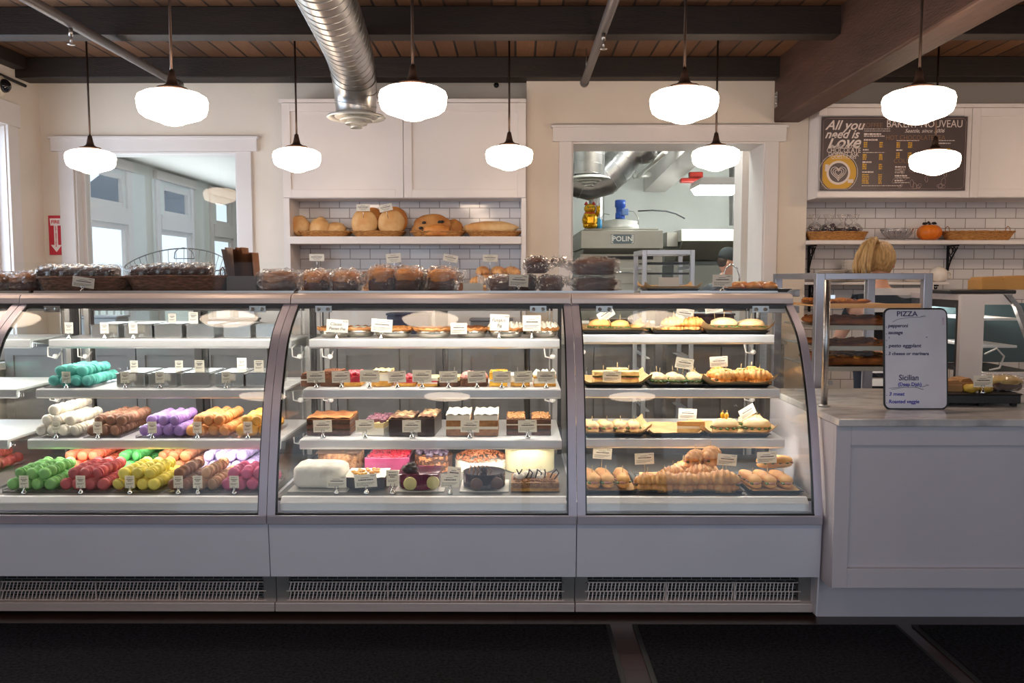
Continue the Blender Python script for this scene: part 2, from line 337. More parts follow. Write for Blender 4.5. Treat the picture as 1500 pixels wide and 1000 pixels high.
# ================================================================ BACK ROOM (seen through the left opening) and KITCHEN
struct('ceiling_back_room', MB().box(XL-.15, -.3, YB+.22, 12.2, 2.45, 2.51), GREYW)
struct('ceiling_kitchen', MB().box(-.2, XR, YB+.22, 12.2, 3.3, 3.36), GREYW)
struct('wall_back_far', MB().box(XL-.15, XR+.1, 12.2, 12.3, 0, 3.4), GREYW)
struct('wall_partition', MB().box(-.3, -.2, YB+.22, 12.2, 0, 3.4), GREYW)
struct('wall_kitchen_far', MB().box(.2, XR, 10.6, 10.7, 0, 3.3).box(2.95, 3.05, 6.9, 10.6, 0, 3.3), GREYW)
SKYB = mat('awning_navy', '3d4666', .8)
for k, (a, b) in enumerate(HW):
    f = MB()
    for (p, q, z0, z1) in ((a, b, .6, 1.83), (a+.12, b-.03, 2.0, 2.3)):
        for y0, y1, u0, u1 in ((p, p+.03, z0, z1), (q-.03, q, z0, z1), (p+.035, q-.035, z0, z0+.04), (p+.035, q-.035, z1-.04, z1)): f.box(XL-.04, XL-.002, y0, y1, u0, u1)
    f.box(XL, XL+.02, a-.1, a, .5, 2.35).box(XL, XL+.02, b, b+.1, .5, 2.35).box(XL, XL+.03, a, b, 1.84, 1.99).box(XL, XL+.04, a-.12, b+.12, 2.34, 2.43)
    wo = struct('window_%d' % (5+k), f, WHITE)
    MB().box(XL-.028, XL-.024, a+.035, b-.035, .64, 1.79).box(XL-.028, XL-.024, a+.155, b-.065, 2.03, 2.27).build('pane', GLS2, wo)
    if k < 2:
        ym = (a+b)/2
        text('BAKERY NOUVEAU', .085, INK, wo, (XL-.031, ym, 1.42), (PI/2, 0, -PI/2), ext=.0005)
        text('seattle, washington', .045, INK, wo, (XL-.031, ym, 1.27), (PI/2, 0, -PI/2), ext=.0005, shear=.3)
    aw = MB(); n = 10
    aw.grid(lambda u, v: (XL-.052-.70*u, a-.3+(b-a+.6)*v, 2.66-.52*u), 1, 1)
    for i in range(n):
        y0 = a-.3+(b-a+.6)*i/n; y1_ = a-.3+(b-a+.6)*(i+1)/n; ym = (y0+y1_)/2; wdt = (y1_-y0)/2
        q = [(y0, 2.14), (y1_, 2.14)]+[(ym+wdt*cos(t*PI/5), 2.07-.05*sin(t*PI/5)) for t in range(6)]
        aw.prism(q, XL-.76, XL-.75, 'x')
    tag(aw.build('awning', SKYB), ['navy scalloped awning outside the nearest rear room window', 'navy scalloped awning outside the middle rear room window', 'navy scalloped awning outside the farthest rear room window'][k], 'awning')
GRAV = mat('pale_pavement', 'd8d2c0', .9, c2='b9b3a2', sc_=3)
struct('ground', MB().box(-30, XL-.2, -6, 40, -.12, -.02), GRAV)
fe = MB()
for i in range(40): fe.box(-6.35, -6.33, 6+i*.24, 6.03+i*.24, 0, 1.0+.04*sin(i))
fe.box(-6.36, -6.34, 6, 15.6, .25, .29).box(-6.36, -6.34, 6, 15.6, .85, .88)
tag(fe.build('picket_fence', mat('weathered_picket', 'a49c8a', .8)), 'thin picket fence outside the rear room windows', 'fence')
struct('column_1', MB().box(XP(1086, 7.1, 1.8), XP(1086, 7.1, 1.8)+.2, 7.1, 7.35, 0, 3.3), WHITE)
# ---- kitchen contents
SS = mat('kitchen_stainless', 'a9a69c', .42, .75, c2='9d9a90', sc_=2)
SSL = mat('light_stainless', 'dcdad2', .4, .3)
YO = 8.9
def bxp(mb, px0, px1, py0, py1, Y0, Y1, Yz=None):        # a box whose front face sits at Y0 behind these picture limits
    zz0, zz1 = ZP(py1, Y0), ZP(py0, Y0); zm = (zz0+zz1)/2
    return mb.box(XP(px0, Y0, zm), XP(px1, Y0, zm), Y0, Y1, zz0, zz1)
x0, x1 = XP(851, YO, 1.6), XP(971, YO, 1.6); zh1, zh0 = ZP(337, YO), ZP(364, YO)
ov = thing('deck_oven', 'large stainless deck oven under a hood lettered in white', 'oven', ((x0+x1)/2, YO, 0)); L0 = ov.location
h = MB().box(x0, x1, YO, YO+1.3, zh0, zh1).box(x0+.04, x1-.04, YO+.04, YO+1.3, zh1, zh1+.02); h.prism([(YO, zh0), (YO+1.3, zh0), (YO+1.3, zh0-.05), (YO+.12, zh0-.05)], x0+.03, x1-.03)
h = h.build('hood', SS, ov, L0, bevel=.006)
b_ = MB().box(x0+.0, x1+.02, YO+.14, YO+1.4, 0, zh0-.05).build('oven_body', SS, ov, L0, bevel=.005)
for z in (.45, .75, 1.05, 1.28):
    d = MB().box(x0+.1, x1-.1, YO+.125, YO+.15, z, z+.16).build('oven_door', SS, ov, L0, bevel=.003)
    MB().tube([(x0+.25, YO+.1, z+.12), (x1-.25, YO+.1, z+.12)], .009).build('handle', CHROME, d, L0)
MB().box(x0+.08, x1-.08, YO+.12, YO+.14, zh0-.11, zh0-.075).build('vent_slot', BLACK, ov, L0)
sx, sz = XP(911.5, YO, 1.6), (ZP(343, YO)+ZP(357, YO))/2
MB().box(sx-.118, sx+.118, YO-.006, YO, sz-.048, sz+.048).build('name_plate', solid('plate_grey', '5b6468'), h, L0).location = (0, 0, 0)
fr_ = MB()
for a in (-.11, .11): fr_.box(sx+a-.003, sx+a+.003, YO-.008, YO-.006, sz-.04, sz+.04); fr_.box(min(sx+a, sx+a*.85), max(sx+a, sx+a*.85), YO-.008, YO-.006, sz-.043, sz-.037); fr_.box(min(sx+a, sx+a*.85), max(sx+a, sx+a*.85), YO-.008, YO-.006, sz+.037, sz+.043)
fr_.build('plate_border', SSL, h, L0)
text('POLIN', .072, SSL, h, (sx-L0[0], -.009, sz), space=1.05, bold=.001)
# second hood
hx0, hx1 = XP(998, 9.3, 1.7), XP(1092, 9.3, 1.7); a1, a0 = ZP(336, 9.3), ZP(353, 9.3)
o = thing('extractor_hood', 'pale long extractor hood at the right of the kitchen', 'extractor hood', ((hx0+hx1)/2, 9.3, 0)); L0 = o.location
MB().box(hx0, 2.7, 9.3, 10.4, a0, a1).build('hood_rim', SSL, o, L0, bevel=.004)
MB().prism([(9.3, a0), (9.75, a0-.2), (10.4, a0-.2), (10.4, a0)], hx0+.02, 2.69).box(hx0-.12, hx0, 9.5, 10.3, a0-.05, a1-.02).build('hood_canopy', SS, o, L0)
r2 = MB().box(hx0, 2.7, 9.75, 10.5, 0, a0-.25); o = tag(r2.build('range_oven', SS, bevel=.01), 'dull stainless range standing under the pale extractor hood', 'oven')
MB().box(hx0+.1, 2.05, 9.735, 9.75, .3, .9).build('oven_door', BLACK, o)
# drum, motor
zt = zh1+.02
o = thing('mixer_motor', 'bright blue electric motor on a round lid above the oven', 'motor', (XP(908, YO+.3, 1.7), YO+.3, zt+.115))
BLU = solid('blue_enamel', '2c56b4', .3)
m = MB().lathe([(0, 0), (.05, 0), (.052, .01), (.052, .06), (.046, .065), (.046, .12), (.058, .125), (.058, .19), (.05, .2), (0, .205)], n=20); m.build('motor_body', BLU, o)
MB().cb((.045, -.05, .07), (.07, .05, .07)).build('junction_box', solid('blue_box', '6f8cc4', .4), o, bevel=.006)
zk = zt+.115
d = thing('steel_drum', 'low round white steel drum beneath the blue motor', 'lid', (XP(906, YO+.3, 1.65), YO+.3, zt))
MB().lathe([(0, 0), (.21, 0), (.215, .01), (.215, .05), (.2, .055), (.2, .085), (.19, .09), (.06, .11), (0, .115)], n=32).build('drum_body', SSL, d)
MB().tube([(-.17, 0, .09), (-.19, 0, .13), (-.15, 0, .17), (-.1, 0, .16)], .005, 6).build('hose', SS, d)
MB().tube([(.08, -.02, .2), (.15, -.05, .19), (.2, -.06, .12), (.205, -.06, .02)], .005, 6).build('hose', SS, d)
q = [S(935, 309, YO+.2), S(955, 308, YO+.3), S(975, 309, YO+.4), S(990, 313, YO+.45), S(1003, 320, YO+.5)]
tag(MB().tube(q, .008, 6).build('gas_hose', IRON), 'thin dark hose arching from oven toward the pale hood', 'hose')
# gold beckoning cat
GOLD = mat('gold_enamel', 'e8b11c', .18, .65, c2='c98a12', sc_=30); REDE = solid('red_enamel', 'b8352a', .35)
gx = XP(864, YO+.05, 1.7)
o = thing('cat_figurine', 'shiny gold beckoning cat figurine on top of the oven', 'figurine', (gx, YO+.07, zh1+.02))
MB().blob((0, 0, .09), (.08, .065, .1), .06, seed=1, flat=.88, e=1).blob((-.045, -.04, .03), (.03, .035, .03)).blob((.045, -.04, .03), (.03, .035, .03)).tube([(-.05, -.02, .12), (-.06, -.06, .09), (-.03, -.075, .06)], [.022, .02, .018], 8).build('body', GOLD, o)
h = MB().blob((0, -.005, .205), (.062, .052, .052)).build('head', GOLD, o)
for s_ in (-1, 1):
    MB().lathe([(.024, 0), (.016, .02), (0, .042)], (s_*.038, 0, .242), 8, sy=.5).build('ear', REDE, h)
    MB().blob((s_*.022, -.05, .215), (.009, .005, .01), nu=8, nv=6).build('eye', solid('green_eye', '2c5c30'), h)
MB().blob((0, -.058, .195), (.008, .006, .006), nu=8, nv=6).build('nose', REDE, h)
MB().tube([(.065, 0, .13), (.085, -.02, .18), (.085, -.03, .235)], [.022, .02, .022], 8).build('raised_arm', GOLD, o)
MB().tube([(.055*cos(t), .05*sin(t), .158) for t in [i*PI/6 for i in range(12)]], .007, 6, closed=True).build('collar', REDE, o)
MB().box(-.035, .035, -.085, -.07, .05, .12).build('coin', GOLD, o, bevel=.005)
tag(MB().lathe([(0, 0), (.03, 0), (.035, .04), (.03, .09), (.012, .11), (0, .112)], n=12).build('blue_jug', solid('light_blue', '4aa3dc', .3), loc=(XP(877, YO+.1, 1.65), YO+.1, zh1+.02)), 'tiny light blue jug beside the gold cat', 'jug')
tag(MB().lathe([(0, 0), (.06, 0), (.06, .08), (.05, .085), (0, .09)], n=16).build('steel_pot', SS, loc=(XP(882, YO+.75, 1.65), YO+.75, zh1+.02)), 'small grey steel pot behind the gold cat', 'pot')
# kitchen ducts, beam, pipes, lights
def spiral_duct(name, pts, r, label, n=28, step=.09, parent=None):
    o = thing(name, label, 'duct', tuple(pts[0])); L0 = o.location
    MB().tube(pts, r, n, caps=False).build('duct_tube', DUCT, o, L0)
    m = MB(); acc = 0; P = [Vector(p) for p in pts]
    for i in range(len(P)-1):
        seg = (P[i+1]-P[i]).length; t = (step-acc) if acc else 0
        while t < seg:
            c = P[i].lerp(P[i+1], t/seg); dr = (P[i+1]-P[i]).normalized(); a = dr.cross(Vector((0, .3, 1))).normalized(); b = a.cross(dr)
            rr = (r if not isinstance(r, list) else r[i]+(r[i+1]-r[i])*t/seg)+.001
            ring = [c+(a*cos(2*PI*j/n)+b*sin(2*PI*j/n))*rr+dr*(.02*cos(2*PI*j/n)) for j in range(n)]
            m.tube(ring, .0022, 5, closed=True); t += step
        acc = (acc+seg) % step
    m.build('spiral_seam', DUCT, o, L0)
    return o
def diffuser(parent, c, L0, R):
    c = Vector(c)-Vector(L0)
    MB().lathe([(R*.62, .05), (R*.62, .03), (R*.95, .012), (R, 0), (R*.97, -.006), (R*.8, .01), (R*.8, .02)], c, 32).build('diffuser_ring', SSL, parent)
    m = MB()
    for k, f in enumerate((.74, .56, .38, .2)): m.lathe([(R*f*.84, .03-.022*k-.01), (R*f, .01-.022*k-.004), (R*f*.98, .004-.022*k-.004), (R*f*.8, .024-.022*k-.01)], c, 28)
    m.build('diffuser_cone', SSL, parent)
P = [S(862, 205, 8.1), S(862, 225, 8.1), S(862, 238, 8.1)]
zc = ZP(262, 8.0); xk = XP(863, 8.0, 2.2)
o = spiral_duct('supply_duct', [(xk, 8, zc+.5), (xk, 8, zc+.3), (xk, 8, zc+.04)], .14, 'short vertical duct with a round white diffuser in the kitchen')
diffuser(o, (xk, 8, zc), o.location, .2)
q = [S(835, 262, 8.45), S(862, 268, 8.45), S(885, 262, 8.45), S(905, 243, 8.45), S(925, 220, 8.45), S(945, 219, 8.4), S(962, 206, 8.3), S(975, 185, 8.2)]
spiral_duct('exhaust_duct', q, [.16, .17, .17, .17, .16, .14, .13, .13], 'silver exhaust duct bending behind the kitchen diffuser', step=.12)
spiral_duct('flue_pipe', [S(874, 272, 9.6), S(874, 335, 9.6)], .085, 'slim bright vertical flue left of the blue motor', step=.2)
spiral_duct('flue_pipe', [S(1079, 240, 9.9), S(1079, 330, 9.9)], .085, 'slim bright vertical flue beside the kitchen opening right edge', step=.2)
bq = [S(1020, 205, 7.4), S(943, 281, 10.5)]
m = MB(); a, b = bq; wv = Vector((.26, 0, 0)); hv = Vector((0, 0, .26))
m.add([a, a+wv, a+wv+hv, a+hv, b, b+wv, b+wv+hv, b+hv], [(0, 1, 2, 3), (4, 7, 6, 5), (0, 4, 5, 1), (1, 5, 6, 2), (2, 6, 7, 3), (3, 7, 4, 0)])
struct('beam_7', m, WHITE)
pp = MB().tube([S(975, 222, 7.8), S(935, 258, 9.6)], .022).tube([S(935, 258, 9.6)-Vector((.06, 0, 0)), S(935, 258, 9.6)+Vector((.14, 0, .02))], .03)
tag(pp.build('kitchen_pipe', SSL), 'white pipe fitting running beside the white kitchen beam', 'pipe')
o = thing('fire_alarm', 'red fire alarm sounder on the kitchen ceiling', 'fire alarm', S(1015, 262, 9.6))
MB().cb((.03, 0, .03), (.15, .08, .09)).build('housing', REDE, o, bevel=.01); MB().cb((-.02, -.02, -.02), (.25, .1, .05)).build('horn', REDE, o, bevel=.012); MB().blob((-.01, -.04, -.06), (.02, .02, .015), nu=8, nv=6).blob((.04, -.04, -.06), (.02, .02, .015), nu=8, nv=6).build('strobe', SSL, o)
EM = emit('kitchen_tube_light', (.93, 1, .97, 1), TUBE)
def fixture(loc, lx, ly, label):
    o = thing('ceiling_light', label, 'ceiling light', loc)
    MB().prism([(-lx/2, .09), (-lx/2+.03, .14), (lx/2-.03, .14), (lx/2, .09), (lx/2, .06), (-lx/2, .06)], -ly/2, ly/2, 'y').build('housing', WHITE, o)
    MB().prism([(-lx/2+.01, .06), (lx/2-.01, .06), (lx/2-.05, 0), (-lx/2+.05, 0)], -ly/2+.01, ly/2-.01, 'y').build('diffuser', EM, o, bevel=.01)
c = S(1052, 283, 9.1); fixture(c, .5, .5, 'bright white box ceiling light in the kitchen')
fixture((1.3, 7.7, 3.05), .3, 1.2, 'long added tube light, out of view over the kitchen oven')  # extra unseen fixture, added to brighten the kitchen
# bun racks
def bun_rack(label, x0, x1, y0, y1, ztop, m, trays=(), post=.028, zlow=.1, rails=True):
    o = thing('bun_rack', label, 'rack', ((x0+x1)/2, (y0+y1)/2, 0)); L0 = o.location
    for x in (x0, x1):
        for y in (y0, y1): MB().box(x-post/2, x+post/2, y-post/2, y+post/2, zlow, ztop).build('post', m, o, L0, bevel=.003)
    t = MB()
    for y in (y0, y1): t.box(x0+post/2, x1-post/2, y-post/2, y+post/2, ztop-.03, ztop)
    for x in (x0, x1): t.box(x-post/2, x+post/2, y0+post/2, y1-post/2, ztop-.03, ztop)
    for x in (x0, x1): t.box(x-post/2, x+post/2, y0+post/2, y1-post/2, zlow+.02, zlow+.06)
    t.build('frame', m, o, L0, bevel=.002)
    if rails:
        for z in [zlow+.15+.115*i for i in range(int((ztop-zlow-.25)/.115)+1)]:
            r_ = MB()
            for x, s_ in ((x0, 1), (x1, -1)): xa = x+s_*post/2; r_.box(min(xa, xa+s_*.03), max(xa, xa+s_*.03), y0, y1, z, z+.004).box(min(xa, xa+s_*.004), max(xa, xa+s_*.004), y0, y1, z, z+.022)
            r_.build('rail', m, o, L0)
    cw = MB()
    for x in (x0, x1):
        for y in (y0, y1): cw.lathe([(0, -.015), (.045, -.015), (.05, 0), (.045, .015), (0, .015)], (x, y, .05), 14, axis='x')
    cw.build('caster', RUB, o, L0)
    return o
RK = solid('rack_aluminium', 'c9c9cb', .35, metal=.7)
xa, xb = XP(944, 5.5, 1.4), XP(1014, 5.5, 1.4)
bun_rack('small pale bun rack standing behind the case before the kitchen window', xa, xb, 5.5, 5.9, ZP(366, 5.5), RK)
TRAYD = solid('dark_tray', '2a2422', .45, metal=.3)
for k, (py, lb) in enumerate(((387, 'upper'), (402, 'lower'))):
    z = ZP(py, 5.6)
    o = tag(MB().box(xa+.02, xb-.02, 5.5, 5.9, z, z+.012).build('sheet_pan', TRAYD), '%s dark sheet pan in the small bun rack' % lb, 'pan')
# ================================================================ UPPER CABINETS, NICHE, SHELVES
def shaker(mb, x0, x1, z0, z1, Y, fw=.06, th=.02):
    mb.box(x0, x0+fw, Y-th, Y, z0, z1).box(x1-fw, x1, Y-th, Y, z0, z1).box(x0+fw, x1-fw, Y-th, Y, z0, z0+fw).box(x0+fw, x1-fw, Y-th, Y, z1-fw, z1).box(x0+fw, x1-fw, Y-th*.45, Y, z0+fw, z1-fw)
    return mb
YK = 6.36
cx0, cx1 = XP(414, YK, 2), XCH0-.004; cz0, cz1 = ZP(290, YK), ZP(150, YK); cxm = XP(591, YK, 2.2)
sz0, sz1 = ZP(357, YK), ZP(346, YK)
o = thing('wall_cabinet', 'tall white two door cabinet built above the open bread shelves', 'cabinet', ((cx0+cx1)/2, YK, 0)); L0 = o.location
MB().box(cx0, cx1, YK+.02, YB, cz0, cz1).box(cx0-.015, cx1, YK-.01, YB, cz1, cz1+.025).build('body', WHITE, o, L0)
for a, b in ((cx0+.003, cxm-.002), (cxm+.002, cx1-.003)): shaker(MB(), a, b, cz0+.004, cz1-.003, YK+.02, .06, .02).build('door', WHITE, o, L0, bevel=.002)
MB().box(cx0, cx0+.045, YK+.01, YB, .95, cz0).build('side_panel', WHITE, o, L0); MB().box(cx1-.035, cx1, YK+.01, YB, .95, cz0).build('side_panel', WHITE, o, L0)
MB().box(cx0+.045, cx1-.035, YK, YB-.02, sz0, sz1).build('shelf', WHITE, o, L0, bevel=.003)
tl = MB().box(cx0+.045, cx1-.035, YB-.018, YB, .95, cz0).build('tile_backing', TILE, o, L0)
# right menu cabinet
YM = 6.3
mx0 = XCH1+.003; mz0, mz1 = ZP(290, YM), ZP(158, YM); mxm = XP(1422, YM, 2.2)
o = thing('wall_cabinet', 'white wall cabinet holding the dark menu board', 'cabinet', (3.2, YM, 0)); L0 = o.location
MB().box(mx0, XR-.02, YM+.02, YB, mz0, mz1).box(mx0-.0, XR-.02, YM-.015, YB, mz1, mz1+.025).build('body', WHITE, o, L0)
for a, b in ((mx0+.003, mxm-.002), (mxm+.002, mxm+1.15), (mxm+1.154, XR-.03)): shaker(MB(), a, b, mz0+.004, mz1-.003, YM+.02, .06, .02).build('door', WHITE, o, L0, bevel=.002)
# the menu board
bx0_, bx1_ = XP(1203, YM-.03, 2.2), XP(1416, YM-.03, 2.2); bz0, bz1 = ZP(279, YM-.03), ZP(171, YM-.03)
bw, bh = bx1_-bx0_, bz1-bz0
o = thing('menu_board', 'dark brown menu board with chalk style lettering and coffee cup', 'menu', ((bx0_+bx1_)/2, YM-.012, (bz0+bz1)/2))
BRD = solid('board_brown', '4e4040', .5); CHK = solid('chalk_cream', 'dccdc6', .7); YEL = solid('chalk_yellow', 'c99a35', .7); DIMC = solid('chalk_dim', '9a8580', .7); BRZ = solid('chalk_bronze', '86664a', .7)
MB().box(-bw/2, bw/2, -.012, 0, -bh/2, bh/2).build('panel', BRD, o)
b_ = MB()
for s_ in (1,):
    u, v = bw/2-.012, bh/2-.012
    b_.tube([(-u+.02, -.014, v), (u-.02, -.014, v), (u, -.014, v-.02), (u, -.014, -v+.02), (u-.02, -.014, -v), (-u+.02, -.014, -v), (-u, -.014, -v+.02), (-u, -.014, v-.02)], .0018, 4, closed=True)
b_.build('border', DIMC, o)
def bt(px, py, s_, t, m, **k):      # px, py in the picture
    x = XP(px, YM-.03, 2.2)-o.location.x; z = ZP(py, YM-.03)-o.location.z
    text(t, s_, m, o, (x, -.0135, z), **k)
bt(1236, 184, .095, 'All you', CHK, shear=.4, bold=.0015); bt(1232, 197, .085, 'need is', CHK, shear=.4, bold=.0015); bt(1235, 209, .12, 'Love', CHK, shear=.4, bold=.002)
bt(1236, 215, .038, '& BECAUSE', CHK); bt(1236, 220.5, .05, 'CHOCOLATE', CHK, sx=.82); bt(1236, 226.5, .045, "DOESN'T ASK", CHK, sx=.8); bt(1236, 230.5, .034, 'QUESTIONS', CHK)
bt(1276, 184, .045, 'COFFEE', BRZ); bt(1353, 182, .075, "BAKERY NOUVEAU", CHK, sx=.85); bt(1353, 192, .038, 'Seattle, since 2006', CHK, shear=.4)
bt(1332, 202, .048, 'HOT CHOCOLATE', BRZ, sx=.85); bt(1376, 202, .045, 'TEA', BRZ); bt(1322, 236, .045, 'COLD', BRZ)
def rows(m, px0, px1, ys, h, col, seed):
    rnd = random.Random(seed)
    for y in ys:
        x = px0
        z = ZP(y, YM-.03)-o.location.z
        while x < px1:
            w_ = rnd.uniform(1.5, 5); x2 = min(px1, x+w_); xa_ = XP(x, YM-.03, 2.2)-o.location.x; xb_ = XP(x2, YM-.03, 2.2)-o.location.x
            hh = h*rnd.uniform(.7, 1.1); m.box(xa_, xb_, -.0135, -.012, z-hh/2, z+hh/2); x = x2+.8
m = MB(); rows(m, 1265, 1303, (189, 192), .004, 0, 1); rows(m, 1265, 1290, (196.5,), .012, 0, 2); rows(m, 1265, 1295, (199.5,), .007, 0, 12); rows(m, 1265, 1285, (205,), .012, 0, 3); rows(m, 1264, 1272, (219.5,), .011, 0, 4); rows(m, 1264, 1296, (223.5,), .004, 0, 5); rows(m, 1264, 1277, (237.5,), .011, 0, 6); rows(m, 1264, 1281, (252,), .011, 0, 7); rows(m, 1264, 1322, (272,), .004, 0, 8)
rows(m, 1313, 1346, (206,), .005, 0, 9); rows(m, 1313, 1322, (220,), .011, 0, 10); rows(m, 1312, 1328, (244.5,), .01, 0, 11); rows(m, 1312, 1326, (248, 250.5, 253), .004, 0, 13); rows(m, 1312, 1330, (257.5,), .01, 0, 14); rows(m, 1312, 1334, (260.5,), .005, 0, 15); rows(m, 1312, 1324, (264.5,), .01, 0, 16); rows(m, 1312, 1334, (267.5,), .005, 0, 17); rows(m, 1372, 1398, (206,), .005, 0, 18); rows(m, 1372, 1392, (210,), .007, 0, 19); rows(m, 1372, 1374, (214.5,), .012, 0, 20)
m.build('menu_text', CHK, o)
m = MB(); rows(m, 1265, 1270, (209, 212, 215), .012, 0, 21); rows(m, 1288, 1293, (209, 212, 215), .012, 0, 22); rows(m, 1264, 1270, (227, 230, 233), .012, 0, 23); rows(m, 1288, 1293, (227, 230, 233), .012, 0, 24); rows(m, 1264, 1270, (241, 244, 247), .012, 0, 25); rows(m, 1288, 1293, (241, 244, 247), .012, 0, 26); rows(m, 1264, 1274, (256, 259, 262, 265, 268), .01, 0, 27); rows(m, 1288, 1293, (256, 259, 262, 265, 268), .011, 0, 28)
rows(m, 1313, 1318, (209.5, 212.5, 215.5), .012, 0, 29); rows(m, 1330, 1336, (209.5, 212.5, 215.5), .012, 0, 30); rows(m, 1313, 1318, (224.5, 227.5, 230.5), .011, 0, 31); rows(m, 1330, 1336, (224.5, 227.5, 230.5), .011, 0, 32); rows(m, 1358, 1392, (222.5,), .006, 0, 33); rows(m, 1386, 1392, (218.5,), .012, 0, 34)
m.build('menu_prices', YEL, o)
cc = (XP(1229, YM-.03, 2.2)-o.location.x, ZP(253, YM-.03)-o.location.z)
def disc(m, c, r, y0, y1, n=32, a0=0, a1=2*PI, clip=None):
    q = [(max(-bw/2+.014, c[0]+r*cos(a0+(a1-a0)*i/n)), max(-bh/2+.014, c[1]+r*sin(a0+(a1-a0)*i/n))) for i in range(n)]
    m.prism(q, y0, y1, 'y')
m = MB(); disc(m, cc, .13, -.0130, -.012); m.build('cup_saucer', YEL, o)
m = MB(); disc(m, cc, .086, -.0138, -.013); m.tube([(cc[0]+.14*cos(t/32*2*PI), -.013, max(-bh/2+.01, cc[1]+.14*sin(t/32*2*PI))) for t in range(32)], .002, 4, closed=True); m.cb((cc[0]+.09, -.0135, cc[1]-.06), (.04, .001, .025)).cb((cc[0]-.085, -.0135, cc[1]+.035), (.025, .001, .05)); m.build('cup_rim', CHK, o)
m = MB(); disc(m, cc, .07, -.0146, -.0138); m.build('coffee', BRD, o)
def heart(sx_): return [(cc[0]+sx_*16*sin(t)**3/16, cc[1]+sx_*(13*cos(t)-5*cos(2*t)-2*cos(3*t)-cos(4*t))/16) for t in [i*2*PI/28 for i in range(28)]]
m = MB()
for s_ in (.055, .04, .025): m.tube([(x, -.0148, z) for x, z in heart(s_)], .0028, 4, closed=True)
m.build('latte_heart', CHK, o)
m = MB(); rnd = random.Random(3)
for k in range(22):
    x = bw/2-.03-rnd.random()*.5; z = -bh/2+.02+rnd.random()*(.05+.2*(x/bw+.5))*.8; r_ = rnd.uniform(.015, .03); an = rnd.random()*3
    m.tube([(x+r_*cos(t)*1.0*cos(an)-r_*.5*sin(t)*sin(an), -.0135, max(-bh/2+.014, z+r_*cos(t)*sin(an)+.5*r_*sin(t)*cos(an))) for t in [i*PI/6 for i in range(12)]], .0018, 4, closed=True)
m.build('bean_drawing', DIMC, o)
# shelves on the right tile wall
def scroll_bracket(x, ztop, label, h=.2, d=.16):
    o = thing('shelf_bracket', label, 'bracket', (x, YB, ztop))
    m = MB().box(-.008, .008, -d, -.0, -.012, 0).box(-.008, .008, -.014, 0, -h, -.012)
    m.tube([(0, -.01, -h), (0, -.05, -h*.62), (0, -.09, -h*.38), (0, -d+.01, -.02)], .006, 6)
    for (cy, cz_, r_) in ((-.05, -.045, .028), (-.1, -.035, .018), (-.035, -.1, .02)): m.tube([(0, cy+r_*cos(t), cz_+r_*sin(t)) for t in [i*PI/6 for i in range(12)]], .0045, 6, closed=True)
    m.blob((0, -.012, -h), (.012, .014, .014), nu=8, nv=6); m.build('bracket', IRON, o); return o
zs = ZP(352, 6.45)
tag(MB().box(XCH1, XR-.01, 6.42, YB, zs-.03, zs).build('wall_shelf', WHITE, bevel=.003), 'long white shelf on the tile wall under the menu cabinet', 'shelf')
scroll_bracket(XP(1190, 6.6, 1.6), zs-.03, 'black scroll bracket under the long shelf, left near the wall corner')
scroll_bracket(XP(1396, 6.6, 1.6), zs-.03, 'black scroll bracket under the long shelf below the handled basket')
zs2 = ZP(413, 6.45)
tag(MB().box(XCH1, XP(1388, 6.45, 1.3), 6.42, YB, zs2-.02, zs2).build('wall_shelf', WHITE, bevel=.003), 'short white lower shelf carrying plates and the white jug', 'shelf')
scroll_bracket(XP(1366, 6.6, 1.3), zs2-.02, 'black scroll bracket under the short shelf beneath the white jug')
scroll_bracket(XP(1191, 6.6, 1.3), zs2-.02, 'black scroll bracket under the short shelf beside the chrome rack')
# back counter
CABG = solid('grey_counter_paint', '7d7876', .5)
def backcounter(x0, x1, label, y0=5.98):
    o = thing('back_counter', label, 'counter', ((x0+x1)/2, y0, 0)); L0 = o.location
    MB().box(x0, x1, y0+.04, YC-.001, .1, .88).box(x0, x1, y0+.1, YC-.001, 0, .1).build('body', CABG, o, L0)
    MB().box(x0-.01, x1+.01, y0, YC-.001, .88, .92).build('worktop', SS, o, L0, bevel=.004)
    n = max(1, round((x1-x0)/.5))
    for i in range(n):
        a = x0+(x1-x0)*i/n; b = x0+(x1-x0)*(i+1)/n; d = shaker(MB(), a+.004, b-.004, .13, .86, y0+.04, .06, .02).build('door', CABG, o, L0)
        MB().tube([(b-.05, y0+.0, .6), (b-.05, y0+.0, .72)], .006).build('handle', STEEL, d, L0)
backcounter(XL+.05, -1.75, 'white back counter standing below the left window opening')
backcounter(-1.7, XCH0-.02, 'white back counter standing below the bread shelves')
backcounter(XCH0+.02, 1.9, 'white back counter standing below the kitchen opening')
# counter step with breads, in the lower niche
tag(MB().box(cx0+.05, cx1-.04, 6.36, YB-.02, .925, 1.235).build('bread_riser', WHITE, bevel=.004), 'white raised ledge behind the case carrying baskets of bread', 'shelf')
